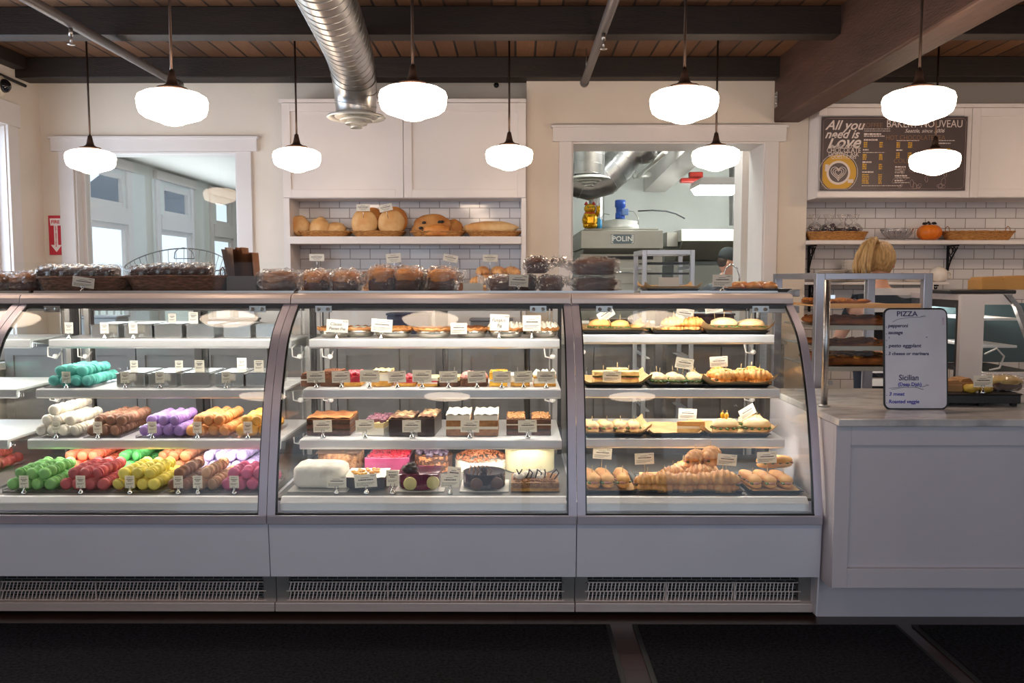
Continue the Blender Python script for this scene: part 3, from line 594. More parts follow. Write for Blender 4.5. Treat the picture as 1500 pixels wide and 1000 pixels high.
# ================================================================ PENDANT LAMPS
SHADE = emit('glowing_opal_glass', LAMPC, LAMP); BRNZ = solid('bronze_lamp_metal', '4b3a32', .4, metal=.6); CRM = solid('cream_fitter', 'b99f80', .4)
def mk_pendant():
    o = thing('pendant_lamp')
    MB().lathe([(0, -.073), (.02, -.072), (.042, -.067), (.058, -.059), (.085, -.05), (.12, -.038), (.141, -.022), (.149, 0), (.153, .035), (.146, .055), (.12, .07), (.08, .08), (.045, .084)], n=40).build('lamp_shade', SHADE, o)
    MB().lathe([(.07, .0835), (.066, .094), (.04, .1), (.025, .112), (.02, .13), (.012, .17), (0, .171)], n=20).build('fitter', [BRNZ], o)
    return o
def pendant(px, py, Y, label, X=None, z=None, group=None, size=1):
    p = S(px, py, Y) if X is None else Vector((X, Y, z))
    o = put('pendant', mk_pendant, p, label, 'pendant lamp', group)
    MB().tube([(0, 0, .165), (0, 0, ZC-p.z-.02)], .0065, 8).lathe([(.05, ZC-p.z-.03), (.06, ZC-p.z-.02), (.06, ZC-p.z)], n=16).build('rod', BRNZ, o)
    return o
YN, YR = 3.89, 5.57
for px, py, lb in ((253, 160, 'near left glowing white schoolhouse pendant, upper left of the picture'), (605, 153, 'glowing white schoolhouse pendant hanging just right of the duct'), (1002, 157, 'glowing white pendant hanging before the kitchen opening, larger one'), (1345, 158, 'glowing white pendant over the upper edge of the menu board')):
    pendant(px, py, YN, lb)
for px, py, lb in ((133, 238, 'smaller far pendant glowing before the left window opening'), (435, 236, 'smaller far pendant glowing before the left cabinet door edge'), (746, 233, 'smaller far pendant at the right cabinet door'), (1048.5, 234, 'smaller far pendant glowing inside the kitchen opening outline'), (1369, 240, 'smaller far pendant glowing over the lower menu board')):
    pendant(px, py, YR, lb)
zl = S(605, 155, YN).z
for i, (X, Y) in enumerate(((-2.72, YN), (-1.67, 1.5), (-.45, 1.5), (.77, 1.5))):
    pendant(0, 0, Y, 'schoolhouse pendant hanging in the front of the shop, seen mirrored in the case glass', X=X, z=zl, group='pendants reflected in the curved glass')
pendant(0, 0, YN, 'schoolhouse pendant of the near row, beyond the right picture edge', X=3.0, z=zl)
pendant(0, 0, YR, 'schoolhouse pendant of the far row, beyond the right picture edge', X=4.1, z=zl)
# ================================================================ DUCT, PIPES, CAMERA
rd = .135; zd = 2.67
pts = [(-.80, 2.6, zd+.02), (-.84, 3.4, zd+.01), (-.88, 4.0, zd), (-.93, 4.6, zd), (-.965, 5.0, zd-.005), (-.985, 5.22, zd-.02), (-1.0, 5.36, zd-.06), (-1.005, 5.45, zd-.12), (-1.01, 5.49, zd-.19), (-1.01, 5.5, zd-.25)]
pts += [(-1.01, 5.5, 2.39)]
rr = [rd]*8+[rd*.97, rd*.94, rd*.93]
o = spiral_duct('air_duct', pts, rr, 'big silver spiral air duct bending down to a round diffuser', 40, .1)
diffuser(o, (-1.01, 5.5, 2.36), o.location, .185)
MB().box(-.9, -.895, 4.05, 4.07, zd+.12, ZC).build('hanger_strap', STEEL, o, o.location)
def sprinkler(a, b, hx, label, r=.028):
    o = thing('sprinkler_pipe', label, 'pipe', a); L0 = o.location; a = Vector(a); b = Vector(b)
    PIPE = solid('grey_painted_pipe', '5d5656', .45)
    MB().tube([a, b], r, 14).build('pipe', PIPE, o, L0)
    MB().tube([b-(b-a).normalized()*.05, b+(b-a).normalized()*.01], r+.004, 14).build('end_cap', PIPE, o, L0)
    MB().tube([b+Vector((0, -.15, r)), b+Vector((0, -.15, .2))], .003, 6).build('hanger_rod', STEEL, o, L0)
    c = a.lerp(b, (hx[1]-a.y)/(b.y-a.y))-Vector((0, 0, r))
    MB().tube([c, c-Vector((0, 0, .04))], .012, 8).tube([c-Vector((0, 0, .04)), c-Vector((0, 0, .075))], .006, 8).lathe([(0, -.09), (.02, -.088), (.02, -.084), (0, -.08)], c, 12).build('sprinkler_head', STEEL, o, L0)
e = S(262, 124, 6.25); sprinkler((e.x, 2.6, e.z), e, (0, S(77, 22, 1).y*4.75), 'grey sprinkler pipe running overhead at the upper left')
e = S(856, 121, 6.25); sprinkler((e.x, 2.6, e.z), e, (0, 4.9), 'grey sprinkler pipe running overhead right of center')
o = thing('security_camera', 'cream dome security camera on the left wall near the ceiling', 'camera', (XL, 6.12, ZP(125, 6.12)))
MB().lathe([(.07, 0), (.075, .02), (.07, .05), (.05, .065)], axis='x', n=24).build('housing', solid('cream_plastic', 'd8cbb4', .4), o); MB().lathe([(.05, .06), (.045, .085), (.025, .105), (0, .11)], axis='x', n=24).build('dome', solid('smoked_dome', '17171c', .08), o)
tag(MB().tube([(XL+.03, 3.0, ZP(100, 6.4)), (XL+.03, 6.45, ZP(123, 6.4))], .012, 8).build('conduit', IRON), 'thin black conduit running along the top of the left wall', 'pipe')
# fire sign
o = thing('fire_sign', 'red fire extinguisher arrow sign on the wall beside the left opening', 'sign', S(82.5, 344.5, YB-.003))
sw, sh = 21*6.68/1250, 57*6.68/1250; RED = solid('sign_red', 'c8283c', .4); SW = solid('sign_white', 'f0e6e4', .5)
MB().box(-sw/2, sw/2, -.004, 0, -sh/2, sh/2).build('plate', RED, o)
m = MB().prism([(-.044, .13), (.044, .13), (.04, .075), (.014, .075), (.014, -.075), (.042, -.075), (0, -.13), (-.042, -.075), (-.014, -.075), (-.014, .075), (-.04, .075)], -.006, -.004, 'y'); m.build('arrow', SW, o)
text('FIRE', .036, RED, o, (0, -.0065, .102), bold=.001)
for i, ch in enumerate('EXTINGUISHER'): text(ch, .017, RED, o, (0, -.0065, .063-i*.0135), bold=.0006)
tag(MB().lathe([(0, -.012), (.02, -.01), (.02, 0)], (0, 0, 0), 12, axis='y').build('wall_sensor', BLACK, loc=S(727, 125, YB)), 'tiny black sensor on the wall above the right cabinet door', 'sensor')
# ================================================================ DISPLAY CASES
U = [-3.33, -2.13, -.964, .239, 1.19]
KN = [(3.25, .43), (3.268, .53), (3.293, .64), (3.335, .80), (3.388, .94), (3.47, 1.09), (3.56, 1.17), (3.68, 1.245)]
def catmull(P, n):
    out = []
    for i in range(len(P)-1):
        p0, p1, p2, p3 = P[max(i-1, 0)], P[i], P[i+1], P[min(i+2, len(P)-1)]
        for k in range(n):
            t = k/n; out.append(tuple(.5*((2*p1[j])+(-p0[j]+p2[j])*t+(2*p0[j]-5*p1[j]+4*p2[j]-p3[j])*t*t+(-p0[j]+3*p1[j]-3*p2[j]+p3[j])*t**3) for j in range(2)))
    return out+[P[-1]]
GP = catmull(KN, 6)
YRE, ZTOP = 4.22, 1.285
SH = {'A': (3.80, 1.078), 'B': (3.68, .869), 'C': (3.60, .662)}
SH3 = {'A': (3.78, 1.10), 'B': (3.68, .872), 'C': (3.60, .668)}
ZD, YD = .487, 3.33
LEDM = emit('led_strip_light', (1, .95, .86, 1), LED*3)
GRB = brickmat('wire_mesh_back', '0c0c0e', '141416', '6d6d70', .04, .012, .0018, axes='xz', r=.5, bump=0)
STD = solid('case_standard', '9a9694', .35, metal=.6)
POST = solid('case_post_steel', 'bcb4c0', .4, metal=.45)
CFL = solid('dark_case_floor', '5c5856', .4)
def display_case(i, label, shelves):
    a, b = U[i], U[i+1]
    o = thing('display_case', label, 'display case', ((a+b)/2, YD, 0), group='curved glass bakery cases'); L0 = o.location
    g = .0015; a += g; b -= g
    MB().box(a, b, 3.40, YRE, .02, .10).box(a, b, 3.42, YRE, .10, .40).box(a, b, 3.30, YRE, .40, ZD-.012).build('base', LAMI, o, L0)
    MB().box(a, b, 3.325, 3.40, .018, .055).build('base_rail', SATIN, o, L0, bevel=.003)
    MB().prism([(3.258, .398), (3.275, .180), (3.30, .180), (3.30, .398)], a, b).build('front_panel', LAMI, o, L0, bevel=.002)
    e_ = .03 if i < 3 else .04
    gr = MB(); n = int((b-a-.1)/.0152)
    for z0, z1 in ((.058, .092), (.096, .128)):
        for k in range(n): x = a+.05+k*.0152; gr.add([(x, 3.35, z0), (x+.004, 3.35, z0), (x+.010, 3.356, z1), (x+.006, 3.356, z1)], [(0, 1, 2, 3)])
    gr.box(a+.04, b-.04, 3.35, 3.354, .054, .058).box(a+.04, b-.04, 3.35, 3.356, .092, .096).box(a+.04, b-.04, 3.352, 3.358, .128, .132)
    for x in (a+.05+(b-a)*.33, a+.05+(b-a)*.62): gr.box(x, x+.006, 3.347, 3.353, .056, .13)
    gr.build('vent_grille', SATIN, o, L0)
    MB().box(a+.03, b-.03, 3.38, 3.399, .055, .22).build('vent_mesh', GRB, o, L0)
    MB().box(a, a+.05, 3.352, 3.40, .05, .2).build('vent_side', STD, o, L0); MB().box(b-.05, b, 3.352, 3.40, .05, .2).build('vent_side', STD, o, L0)
    if i == 3: MB().prism([(3.262, .44), (3.275, .18), (3.29, .02), (YRE, .02), (YRE, .44)], b, b+.006).build('end_panel', LAMI, o, L0)
    # steel frame
    MB().box(a, b, 3.238, 3.262, .400, .436).build('bottom_rail', POST, o, L0, bevel=.003)
    pw = .031
    for x0, x1 in ((a, a+pw), (b-pw, b)): MB().strip([(y-.008, z) for y, z in GP], -.014, x0, x1).build('curved_post', POST, o, L0)
    bl = MB()
    for x0, x1 in ((a+pw, a+pw+.006), (b-pw-.006, b-pw)): bl.strip(GP, -.008, x0, x1)
    bl.box(a+pw, b-pw, 3.245, 3.26, .436, .442).build('glass_seal', BLACK, o, L0)
    MB().prism([(3.655, 1.243), (3.665, 1.238), (3.70, 1.238), (3.74, 1.245), (3.74, ZTOP-.002), (3.705, ZTOP), (3.672, ZTOP-.006), (3.658, ZTOP-.02)], a, b).build('top_lip', SATIN, o, L0, bevel=.002)
    MB().box(a, b, 3.741, YRE, 1.255, ZTOP).build('case_top', STEEL, o, L0, bevel=.002)
    fr = MB(); GO = [(y-.0025, z+.004) for y, z in GP]; fr.grid(lambda u, v: (a+pw-.004+(b-a-2*pw+.008)*v,)+GP[round(u*(len(GP)-1))], len(GP)-1, 1).grid(lambda u, v: (a+pw-.004+(b-a-2*pw+.008)*v,)+GO[round(u*(len(GP)-1))], len(GP)-1, 1); fr.strip([(y-.0005, z+.001) for y, z in GP], .002, a+pw-.004, a+pw-.003); fr.build('front_glass', GLS, o, L0)
    MB().box(a+.03, b-.03, 3.655, 3.69, 1.22, 1.238).build('glass_clamp_rail', DARKF, o, L0)
    for x in (a+.14, b-.14): MB().box(x-.035, x+.035, 3.652, 3.658, 1.205, 1.232).lathe([(.008, 3.645), (.008, 3.652)], (x-.02, 0, 1.218), 10, axis='y').lathe([(.008, 3.645), (.008, 3.652)], (x+.02, 0, 1.218), 10, axis='y').build('hinge_plate', STEEL, o, L0)
    sp = [(y+.012, z) for y, z in GP]+[(YRE-.03, 1.25), (YRE-.03, .46)]
    MB().prism(sp, a+.003, a+.008).build('side_glass', GLS2, o, L0)
    if i == 3: MB().prism(sp, b-.008, b-.003).build('side_glass', GLS2, o, L0)
    MB().box(a+.012, b-.012, 3.31, 4.19, ZD-.012, ZD).build('case_floor', CFL, o, L0)
    MB().prism([(3.285, .44), (3.30, .44), (3.335, ZD-.002), (3.33, ZD+.004), (3.315, ZD+.004), (3.29, .47)], a+pw+.006, b-pw-.006).build('front_sill', SHELFM, o, L0, bevel=.003)
    MB().box(a+.06, b-.06, 3.70, 3.725, 1.222, 1.237).build('light_strip', LEDM, o, L0)
    # rear doors
    dr = MB(); zb_, zt_ = ZD, 1.25; xm = (a+b)/2
    dr.box(a+.01, b-.01, 4.205, 4.218, zt_-.04, zt_).box(a+.01, b-.01, 4.145, 4.16, zb_, zb_+.13)
    dr.build('rear_track', DARKF, o, L0)
    for p, q, y in ((a+.012, xm+.03, 4.195), (xm-.03, b-.012, 4.178)):
        d = MB()
        for x0, x1 in ((p, p+.035), (q-.035, q)): d.box(x0, x1, y-.008, y+.008, zb_+.03, zt_-.03)
        d.box(p+.035, q-.035, y-.008, y+.008, zb_+.03, zb_+.07).box(p+.035, q-.035, y-.008, y+.008, zt_-.06, zt_-.03)
        d = d.build('rear_door', DARKF, o, L0); MB().box(p+.035, q-.035, y-.002, y+.002, zb_+.07, zt_-.06).build('door_glass', GLS2, d, L0)
    for x in (a+.045, b-.045): MB().box(x-.012, x+.012, 4.13, 4.15, ZD, 1.25).box(x-.03, x-.024, 4.12, 4.13, ZD, 1.25).build('shelf_standard', STD, o, L0)
    for k, (yf, z) in shelves.items():
        x0, x1 = a+.04, b-.04
        sh = MB().box(x0, x1, yf+.02, 4.12, z-.01, z).prism([(yf, z-.004), (yf+.004, z), (yf+.022, z), (yf+.022, z-.012), (yf+.012, z-.04), (yf+.004, z-.042), (yf-.002, z-.034)], x0, x1).build('shelf', SHELFM, o, L0, bevel=.0015)
        MB().box(x0+.01, x1-.01, yf+.016, yf+.036, z-.036, z-.0105).build('light_strip', LEDM, sh, L0)
        br = MB()
        for x in (x0+.012, x1-.016): br.prism([(yf+.02, z-.012), (4.13, z-.012), (4.13, z-.06), (yf+.1, z-.025)], x, x+.004)
        br.build('shelf_bracket', STD, sh, L0)
        cl = MB()
        for x in (x0+.03, x1-.03): cl.tube([(x, 4.08, z-.03), (x-.03, 4.05, z-.06), (x-.025, 4.04, z-.1), (x+.01, 4.05, z-.11), (x+.015, 4.09, z-.08)], .004, 6).blob((x+.01, 4.04, z-.1), (.014, .012, .012), nu=8, nv=6)
        cl.build('light_cable', solid('white_cable', 'cfcac6', .4), sh, L0)
    return o
display_case(0, 'leftmost curved glass case, mostly cut off by the left picture edge', SH)
display_case(1, 'curved glass case filled with coloured macarons and steel pans', SH)
display_case(2, 'middle curved glass case filled with cakes, slices and pies', SH)
display_case(3, 'right curved glass case filled with sandwiches on black trays', SH3)
# sneeze guard on top
for i, (a, b) in enumerate(((U[0], U[1]), (U[1], U[2]), (U[2], XP(932, 3.76, 1.35)), (XP(934, 3.76, 1.35), U[4]-.03))):
    o = tag(MB().box(a+.003, b-.003, 3.755, 3.760, ZTOP, ZTOP+.135).build('glass_guard', [GLS3], bevel=0), 'low clear glass guard along the top of %s' % ['the leftmost case', 'the macaron case', 'the cake case', 'the sandwich case'][i], 'glass guard')
    MB().box(a+.01, b-.01, 3.75, 3.765, ZTOP, ZTOP+.01).build('channel', STEEL, o)
# ================================================================ MACARONS
MC = dict(
 turquoise=('4fb3a4', 'a7d8cc'), white=('e6dccb', 'f2ead8'), chocolate=('8a5a40', '5a3526'), purple=('9b74bb', 'c9a9dd'), orange=('d98a3a', '8a4f2a'), golden=('e6a526', 'c8791c'),
 green=('7dbf63', 'd6e6a2'), red=('c6484c', '8f2230'), yellow=('ecd94e', 'f5eda0'), brown=('8c5a3e', '5d3827'), caramel=('bd8a5c', 'd8b184'), pink=('dd4f86', 'b32f60'),
 tangerine=('ea5a1e', 'c03d12'), emerald=('3fa94c', '2c8a3c'), cinnamon=('bd6c38', '8a4a28'), lavender=('b9a3d8', 'd9cdf0'), crimson=('8f2420', '64150f'))
MR, MT_ = .0238, .0405
def mac_mb(m, c=(0, 0, 0), n=14, tilt=(0, 0)):
    h = .0142; M = Matrix.Rotation(tilt[0], 3, 'X') @ Matrix.Rotation(tilt[1], 3, 'Z')
    def part(prof, idx):
        m.use(idx); k = len(prof); vs = []
        for r, y in prof:
            for j in range(n): vs.append(Vector(c)+M@Vector((r*cos(2*PI*j/n), y, r*sin(2*PI*j/n))))
        fs = [(i*n+j, i*n+(j+1) % n, (i+1)*n+(j+1) % n, (i+1)*n+j) for i in range(k-1) for j in range(n)]
        m.add(vs, fs, True)
    for s_ in (-1, 1):
        part([(0, s_*h*1.08), (MR*.45, s_*h*1.02), (MR*.72, s_*h*.88), (MR*.88, s_*h*.66), (MR*.95, s_*h*.44), (MR*.94, s_*h*.38), (MR*1.02, s_*h*.32), (MR*1.0, s_*h*.2), (MR*.7, s_*h*.16)], 0)
    part([(MR*.7, -h*.2), (MR*.74, 0), (MR*.7, h*.2)], 1)
    return m
def macmats(c):
    if 'macaron_'+c in MT: return [MT['macaron_'+c], MT['macaron_filling_'+c]]
    m = solid('macaron_'+c, MC[c][0], .5, c2=None, sc_=60, bump=.15); N, L = m.node_tree.nodes, m.node_tree.links; P = N['Principled BSDF']; src = P.inputs['Base Color'].links[0].from_socket
    oi = N.new('ShaderNodeObjectInfo'); mr = N.new('ShaderNodeMapRange'); mr.inputs['To Min'].default_value = .8; mr.inputs['To Max'].default_value = 1.22; hs = N.new('ShaderNodeHueSaturation')
    L.new(oi.outputs['Random'], mr.inputs['Value']); L.new(mr.outputs[0], hs.inputs['Value']); L.new(src, hs.inputs['Color']); L.new(hs.outputs[0], P.inputs['Base Color']); hs.inputs['Saturation'].default_value = .92
    return [m, solid('macaron_filling_'+c, MC[c][1], .5)]
REST = {}; ORD = ['first', 'second', 'third', 'fourth', 'fifth', 'sixth', 'seventh', 'eighth']
LAY = ['bottom', 'upper', 'top']
PLT = glass('clear_tray_plastic', (.92, .92, .94), 1.2, .05, 0, 1.5, .06)
def pile(col, px, Y, z, cols, depth, keep, where, seed, adj='', xo=0):
    rnd = random.Random(seed); x0 = XP(px, Y, z+.03)+xo; d = MR*2.06; z0 = z+.006; word = adj or col
    tr = tag(MB().box(x0-.004, x0+cols[0]*d+.004, Y-.03, Y+depth*MT_-.005, z+.0005, z+.003).box(x0-.006, x0+cols[0]*d+.006, Y-.034, Y-.03, z+.0005, z+.012).box(x0-.008, x0-.004, Y-.03, Y+depth*MT_-.005, z+.0005, z+.012).box(x0+cols[0]*d+.004, x0+cols[0]*d+.008, Y-.03, Y+depth*MT_-.005, z+.0005, z+.012).build('macaron_tray', PLT), 'clear plastic tray holding the %s macarons on the %s' % (word, where), 'tray')
    for ly, nc in enumerate(cols):
        for c_ in range(nc):
            for k in range(depth-ly % 2):
                p = (x0+(c_+.5)*d+ly*d*.5+rnd.uniform(-.0035, .0035), Y+(k+.25*ly)*MT_+rnd.uniform(-.002, .002), z0+MR+ly*d*.84+rnd.uniform(0, .003)*(ly > 0))
                tl = (rnd.uniform(.0, .42), rnd.uniform(-.28, .22))
                if k < keep:
                    key = 'mac_'+col
                    if key not in PROTO:
                        o = mac_mb(MB()).build('macaron', macmats(col)); PROTO[key] = o
                    else:
                        o = PROTO[key].copy(); sc.collection.objects.link(o)
                    o.location = p; o.rotation_euler = (tl[0], rnd.uniform(-3, 3), tl[1])
                    tag(o, '%s macaron on %s, %s layer, %s from left, %s from front' % (word, where, LAY[ly], ORD[c_], ORD[k]), 'macaron', '%s macarons on the %s' % (word, where))
                else: REST.setdefault(col, []).append((p, tl))
zA, zB, zC = SH['A'][1], SH['B'][1], SH['C'][1]
pile('turquoise', 72, 3.74, zB, (4, 3), 7, 3, 'second shelf', 1)
pile('white', 52, 3.66, zC, (4, 3, 1), 8, 3, 'third shelf', 2, xo=.0)
pile('chocolate', 127, 3.66, zC, (3, 3), 8, 4, 'third shelf', 3, xo=.005)
pile('purple', 205, 3.66, zC, (4, 3), 7, 4, 'third shelf', 4)
pile('orange', 270, 3.66, zC, (4, 3), 8, 4, 'third shelf', 5, xo=.006)
pile('golden', 345, 3.66, zC, (3, 2), 7, 4, 'third shelf', 6, xo=-.002)
pile('green', 12, 3.41, ZD, (4, 3), 7, 4, 'case floor', 7)
pile('red', 92, 3.41, ZD, (4, 3), 7, 3, 'case floor', 8, xo=-.008)
pile('yellow', 165, 3.41, ZD, (4, 3), 7, 4, 'case floor', 9)
pile('brown', 247, 3.41, ZD, (2, 1), 7, 4, 'case floor', 10, 'dark brown', xo=-.002)
pile('caramel', 286, 3.41, ZD, (2, 1), 7, 4, 'case floor', 11, xo=-.002)
pile('pink', 327, 3.41, ZD, (4, 3), 5, 4, 'case floor', 12, xo=-.006)
pile('tangerine', 88, 3.74, ZD, (4, 3), 8, 2, 'case floor', 13, 'orange-red', xo=0)
pile('emerald', 166, 3.74, ZD, (3, 2), 8, 2, 'case floor', 14, 'emerald', xo=.0)
pile('cinnamon', 222, 3.74, ZD, (4, 3), 8, 2, 'case floor', 15, 'cinnamon brown')
pile('lavender', 290, 3.74, ZD, (5, 4), 8, 2, 'case floor', 16)
pile('crimson', 5, 3.72, ZD, (2, 1), 6, 2, 'floor of leftmost case', 17, 'dark red', xo=-.13)
rm = MB(); mats_ = []; 
for c, L in REST.items():
    ma = macmats(c); base_i = len(mats_); mats_ += ma
    for p, tl in L:
        t = mac_mb(MB(), p, 10, tl); t.m = [i+base_i for i in t.m]
        n0 = len(rm.v); rm.v += t.v; rm.f += [tuple(i+n0 for i in f) for f in t.f]; rm.m += t.m; rm.s += t.s
tag(rm.build('macarons', mats_), 'rear rows of assorted macarons behind the front ones in the left case', 'macarons', kind='stuff')
# ================================================================ PRICE CARDS
def strokes(m, w, h, y, rows_, seed, x0=None):
    rnd = random.Random(seed)
    for z, hh, u0, u1 in rows_:
        x = -w/2+w*u0
        while x < -w/2+w*u1:
            ww = rnd.uniform(.0022, .007); x2 = min(x+ww, -w/2+w*u1); m.box(x, x2, y-.0004, y, z-hh/2, z+hh/2); x = x2+.0013
def holder(m):
    m.lathe([(.011, 0), (.0115, .002), (.009, .008), (.004, .014), (.0025, .02), (0, .021)], n=14)
    m.tube([(0, 0, .018), (-.006, -.001, .024), (-.006, -.001, .032)], .0014, 6).tube([(0, 0, .018), (.006, -.001, .024), (.006, -.001, .032)], .0014, 6)
    m.tube([(-.007, .004, .034), (-.006, .002, .022), (0, .002, .02), (.006, .002, .022), (.007, .004, .034)], .001, 5)
def mk_card(w, h, z0, seed, pick=False, hold=True):
    def f():
        o = thing('price_card'); M_ = MB()
        c = MB().box(-w/2, w/2, 0, .0008, z0, z0+h).build('card', CARD, o)
        m = MB(); zc_ = z0+h/2
        if w > h: strokes(m, w, h, 0, [(zc_+h*.36, .0018, .72, .92), (zc_+h*.24, .0018, .3, .65), (zc_+h*.08, .0042, .18, .84), (zc_-h*.14, .0016, .08, .9), (zc_-h*.24, .0016, .08, .8), (zc_-h*.34, .0016, .08, .6)], seed)
        else: strokes(m, w, h, 0, [(zc_+h*.36, .0016, .2, .8), (zc_+h*.2, .003, .18, .84), (zc_+h*.08, .003, .3, .7), (zc_-h*.12, .0014, .15, .85), (zc_-h*.2, .0014, .15, .7)], seed)
        m.build('printing', INK, c)
        if hold:
            m = MB()
            if pick: m.tube([(0, .002, 0), (0, .002, z0+.02)], .0013, 6)
            else: holder(m)
            m.build('stand', [solid('wooden_pick', 'd9bd8a', .6) if pick else CHROME], o)
        return o
    return f
mkL = mk_card(.078, .048, .024, 1); mkP = mk_card(.038, .05, .024, 2); mkB = mk_card(.095, .056, .028, 3); mkK = mk_card(.085, .05, .045, 4, pick=True); mkF = mk_card(.078, .046, .0, 5, hold=False); mkQ = mk_card(.037, .045, .0, 6, hold=False)
def card(kind, px, Y, z, what, rz=0, ry=0, s=1, rx=0):
    mk = dict(L=mkL, P=mkP, B=mkB, K=mkK, F=mkF, Q=mkQ)[kind]
    o = put('card'+kind, mk, (XP(px, Y, z+.04), Y, z+.0005), 'white price card '+what, 'price card', 'price cards in the cases', rz=rz, ry=ry, s=s, rx=rx)
    return o
for px, w_ in ((35, 'before the green macarons'), (118, 'before the red macarons'), (190, 'before the yellow macarons'), (261, 'before the dark brown macarons'), (289.5, 'before the caramel macarons'), (343, 'before the pink macarons')): card('P', px, 3.365, ZD, w_)
for px, w_ in ((82, 'before the white macarons'), (143, 'before the chocolate macarons'), (223, 'before the purple macarons'), (289, 'before the orange macarons'), (363, 'before the golden macarons')): card('P', px, 3.62, zC, w_)
for px, w_ in ((97, 'before the turquoise macarons'), (183, 'at the first pan of the second shelf'), (234, 'at the second pan of the second shelf'), (331, 'at the fourth pan of the second shelf')): card('P', px, 3.70, zB, w_)
for px, w_ in ((101, 'at the left end of the top shelf'), (153, 'before the leftmost pan of the top shelf'), (195, 'before the second pan of the top shelf')): card('P', px, 3.815, zA, w_)
# steel pans
PANM = solid('pan_steel', 'c6c6c4', .22, metal=.9)
def mk_pan(w=.14, d=.22, h=.062):
    def f():
        o = thing('steel_pan'); m = MB()
        m.box(-w/2+.006, w/2-.006, .004, .006, .004, h-.004).box(-w/2+.006, w/2-.006, d-.006, d-.004, .004, h-.004).box(-w/2+.004, -w/2+.006, .004, d-.004, .004, h-.004).box(w/2-.006, w/2-.004, .004, d-.004, .004, h-.004).box(-w/2+.006, w/2-.006, .006, d-.006, .002, .004)
        m.build('pan_body', PANM, o, bevel=.001)
        MB().box(-w/2, w/2, 0, .006, h-.004, h).box(-w/2, w/2, d-.006, d, h-.004, h).box(-w/2, -w/2+.006, .006, d-.006, h-.004, h).box(w/2-.006, w/2, .006, d-.006, h-.004, h).build('rim', PANM, o)
        MB().box(-w/2+.01, w/2-.01, .02, d-.01, h, h+.003).build('lid', PANM, o)
        return o
    return f
for i, px in enumerate((153, 202, 246, 293, 347, 388)):
    put('pan', mk_pan(), (XP(px, 3.85, zA), 3.85, zA), 'steel pan on the top shelf, %s from the left' % ORD[i], 'pan', 'steel pans in the macaron case', s=((.94 if i < 5 else .62), 1, 1))
for i, px in enumerate((191, 238, 286, 336, 380)):
    put('pan', mk_pan(), (XP(px, 3.73, zB), 3.73, zB), 'steel pan on the second shelf, %s from the left' % ORD[i], 'pan', 'steel pans in the macaron case', s=((.94, 1, 1)))
for px, z, Y, w_ in ((252, zA+.065, 3.95, 'upright on the lid of the third top shelf pan'), (283, zA+.065, 3.9, 'upright on the lid of the fourth top shelf pan'), (196, zB+.065, 3.85, 'upright on the first pan lid of the second shelf'), (262, zB+.065, 3.85, 'upright between the second and third pans of the second shelf'), (292, zB+.065, 3.78, 'upright on the third pan lid of the second shelf'), (354, zB+.065, 3.88, 'tall on the fourth pan lid of the second shelf'), (379, zB+.065, 3.78, 'upright on the last pan lid of the second shelf')):
    card('Q', px, Y, z, w_, s=1.15 if px in (283, 354, 379, 292) else .95)
# ================================================================ CAKES AND PIES
PIE = mat('pie_crust', 'd9a265', .6, c2='a8642e', sc_=18, bump=.5, bs=60)
TIN = solid('pie_tin', 'b9b4a8', .25, metal=.9)
CRM2 = mat('whipped_cream', 'f0e6d4', .5, bump=.3, sc_=30); CHOC = mat('dark_chocolate', '3a231b', .35, c2='2a1812', sc_=20, bump=.2, coat=.3)
SPG = mat('brown_sponge', '6b4430', .8, c2='4f3022', sc_=40, bump=.5); GSP = mat('golden_sponge', 'd9a24c', .8, c2='b97f34', sc_=40, bump=.5)
CARR = mat('carrot_sponge', 'b07a4a', .8, c2='8a5a34', sc_=50, bump=.5)
def pie(px, r, top, label, seed, Y=3.93, z=zA, topm=None):
    o = thing('pie', label, 'pie', (XP(px, Y-.05, z), Y, z))
    MB().lathe([(0, .001), (r*.72, .001), (r*.78, .004), (r*.96, .036), (r*.93, .036), (r*.75, .01), (0, .008)], n=32).build('pie_tin', TIN, o)
    def fl(x, y, zz, a): k = 1+.025*cos(14*a); return x*k, y*k, zz+.003*cos(14*a)
    MB().lathe([(r*.9, .03), (r*1.02, .036), (r*1.03, .044), (r*.95, .047), (r*.88, .038)], n=56, fn=fl).build('crust', PIE, o)
    m = MB(); rnd = random.Random(seed)
    if top == 'smooth': m.blob((0, 0, .036), (r*.93, r*.93, .012), .1, 3, seed, 28, 10)
    elif top == 'cream':
        m.blob((0, 0, .036), (r*.93, r*.93, .016), .1, 3, seed, 28, 10)
        for k in range(16): a = k*PI/8; m.lathe([(.0, .028), (.006, .022), (.013, .012), (.016, .004), (.014, 0)], (r*.78*cos(a), r*.78*sin(a), .042), 8)
        for k in range(7): a = k*PI*2/7; m.lathe([(.0, .03), (.007, .022), (.015, .012), (.018, 0)], (r*.4*cos(a), r*.4*sin(a), .044), 8)
    else:
        m.blob((0, 0, .034), (r*.93, r*.93, .012), .2, 3, seed, 28, 10)
        for k in range(60): a, q = rnd.random()*2*PI, math.sqrt(rnd.random())*r*.85; m.blob((q*cos(a), q*sin(a), .045), (rnd.uniform(.008, .014), rnd.uniform(.005, .009), .006), .3, 2, k, 8, 6, rz=rnd.random()*3)
    m.build('filling', topm or PIE, o)
PEC = mat('pecan_top', '9a5a2c', .4, c2='6b3818', sc_=25, bump=.4, coat=.3); LEM = mat('pumpkin_filling', 'b86a2c', .4)
BTR = mat('browned_crumble', 'c98a4c', .6, c2='9a5c2a', sc_=30, bump=.6)
pie(487, .078, 'nut', 'pie behind the large handwritten pecan card', 1, topm=PEC, Y=3.95)
pie(523, .085, 'smooth', 'pale cream topped pie second from the left on top shelf', 2, topm=CRM2, Y=3.99)
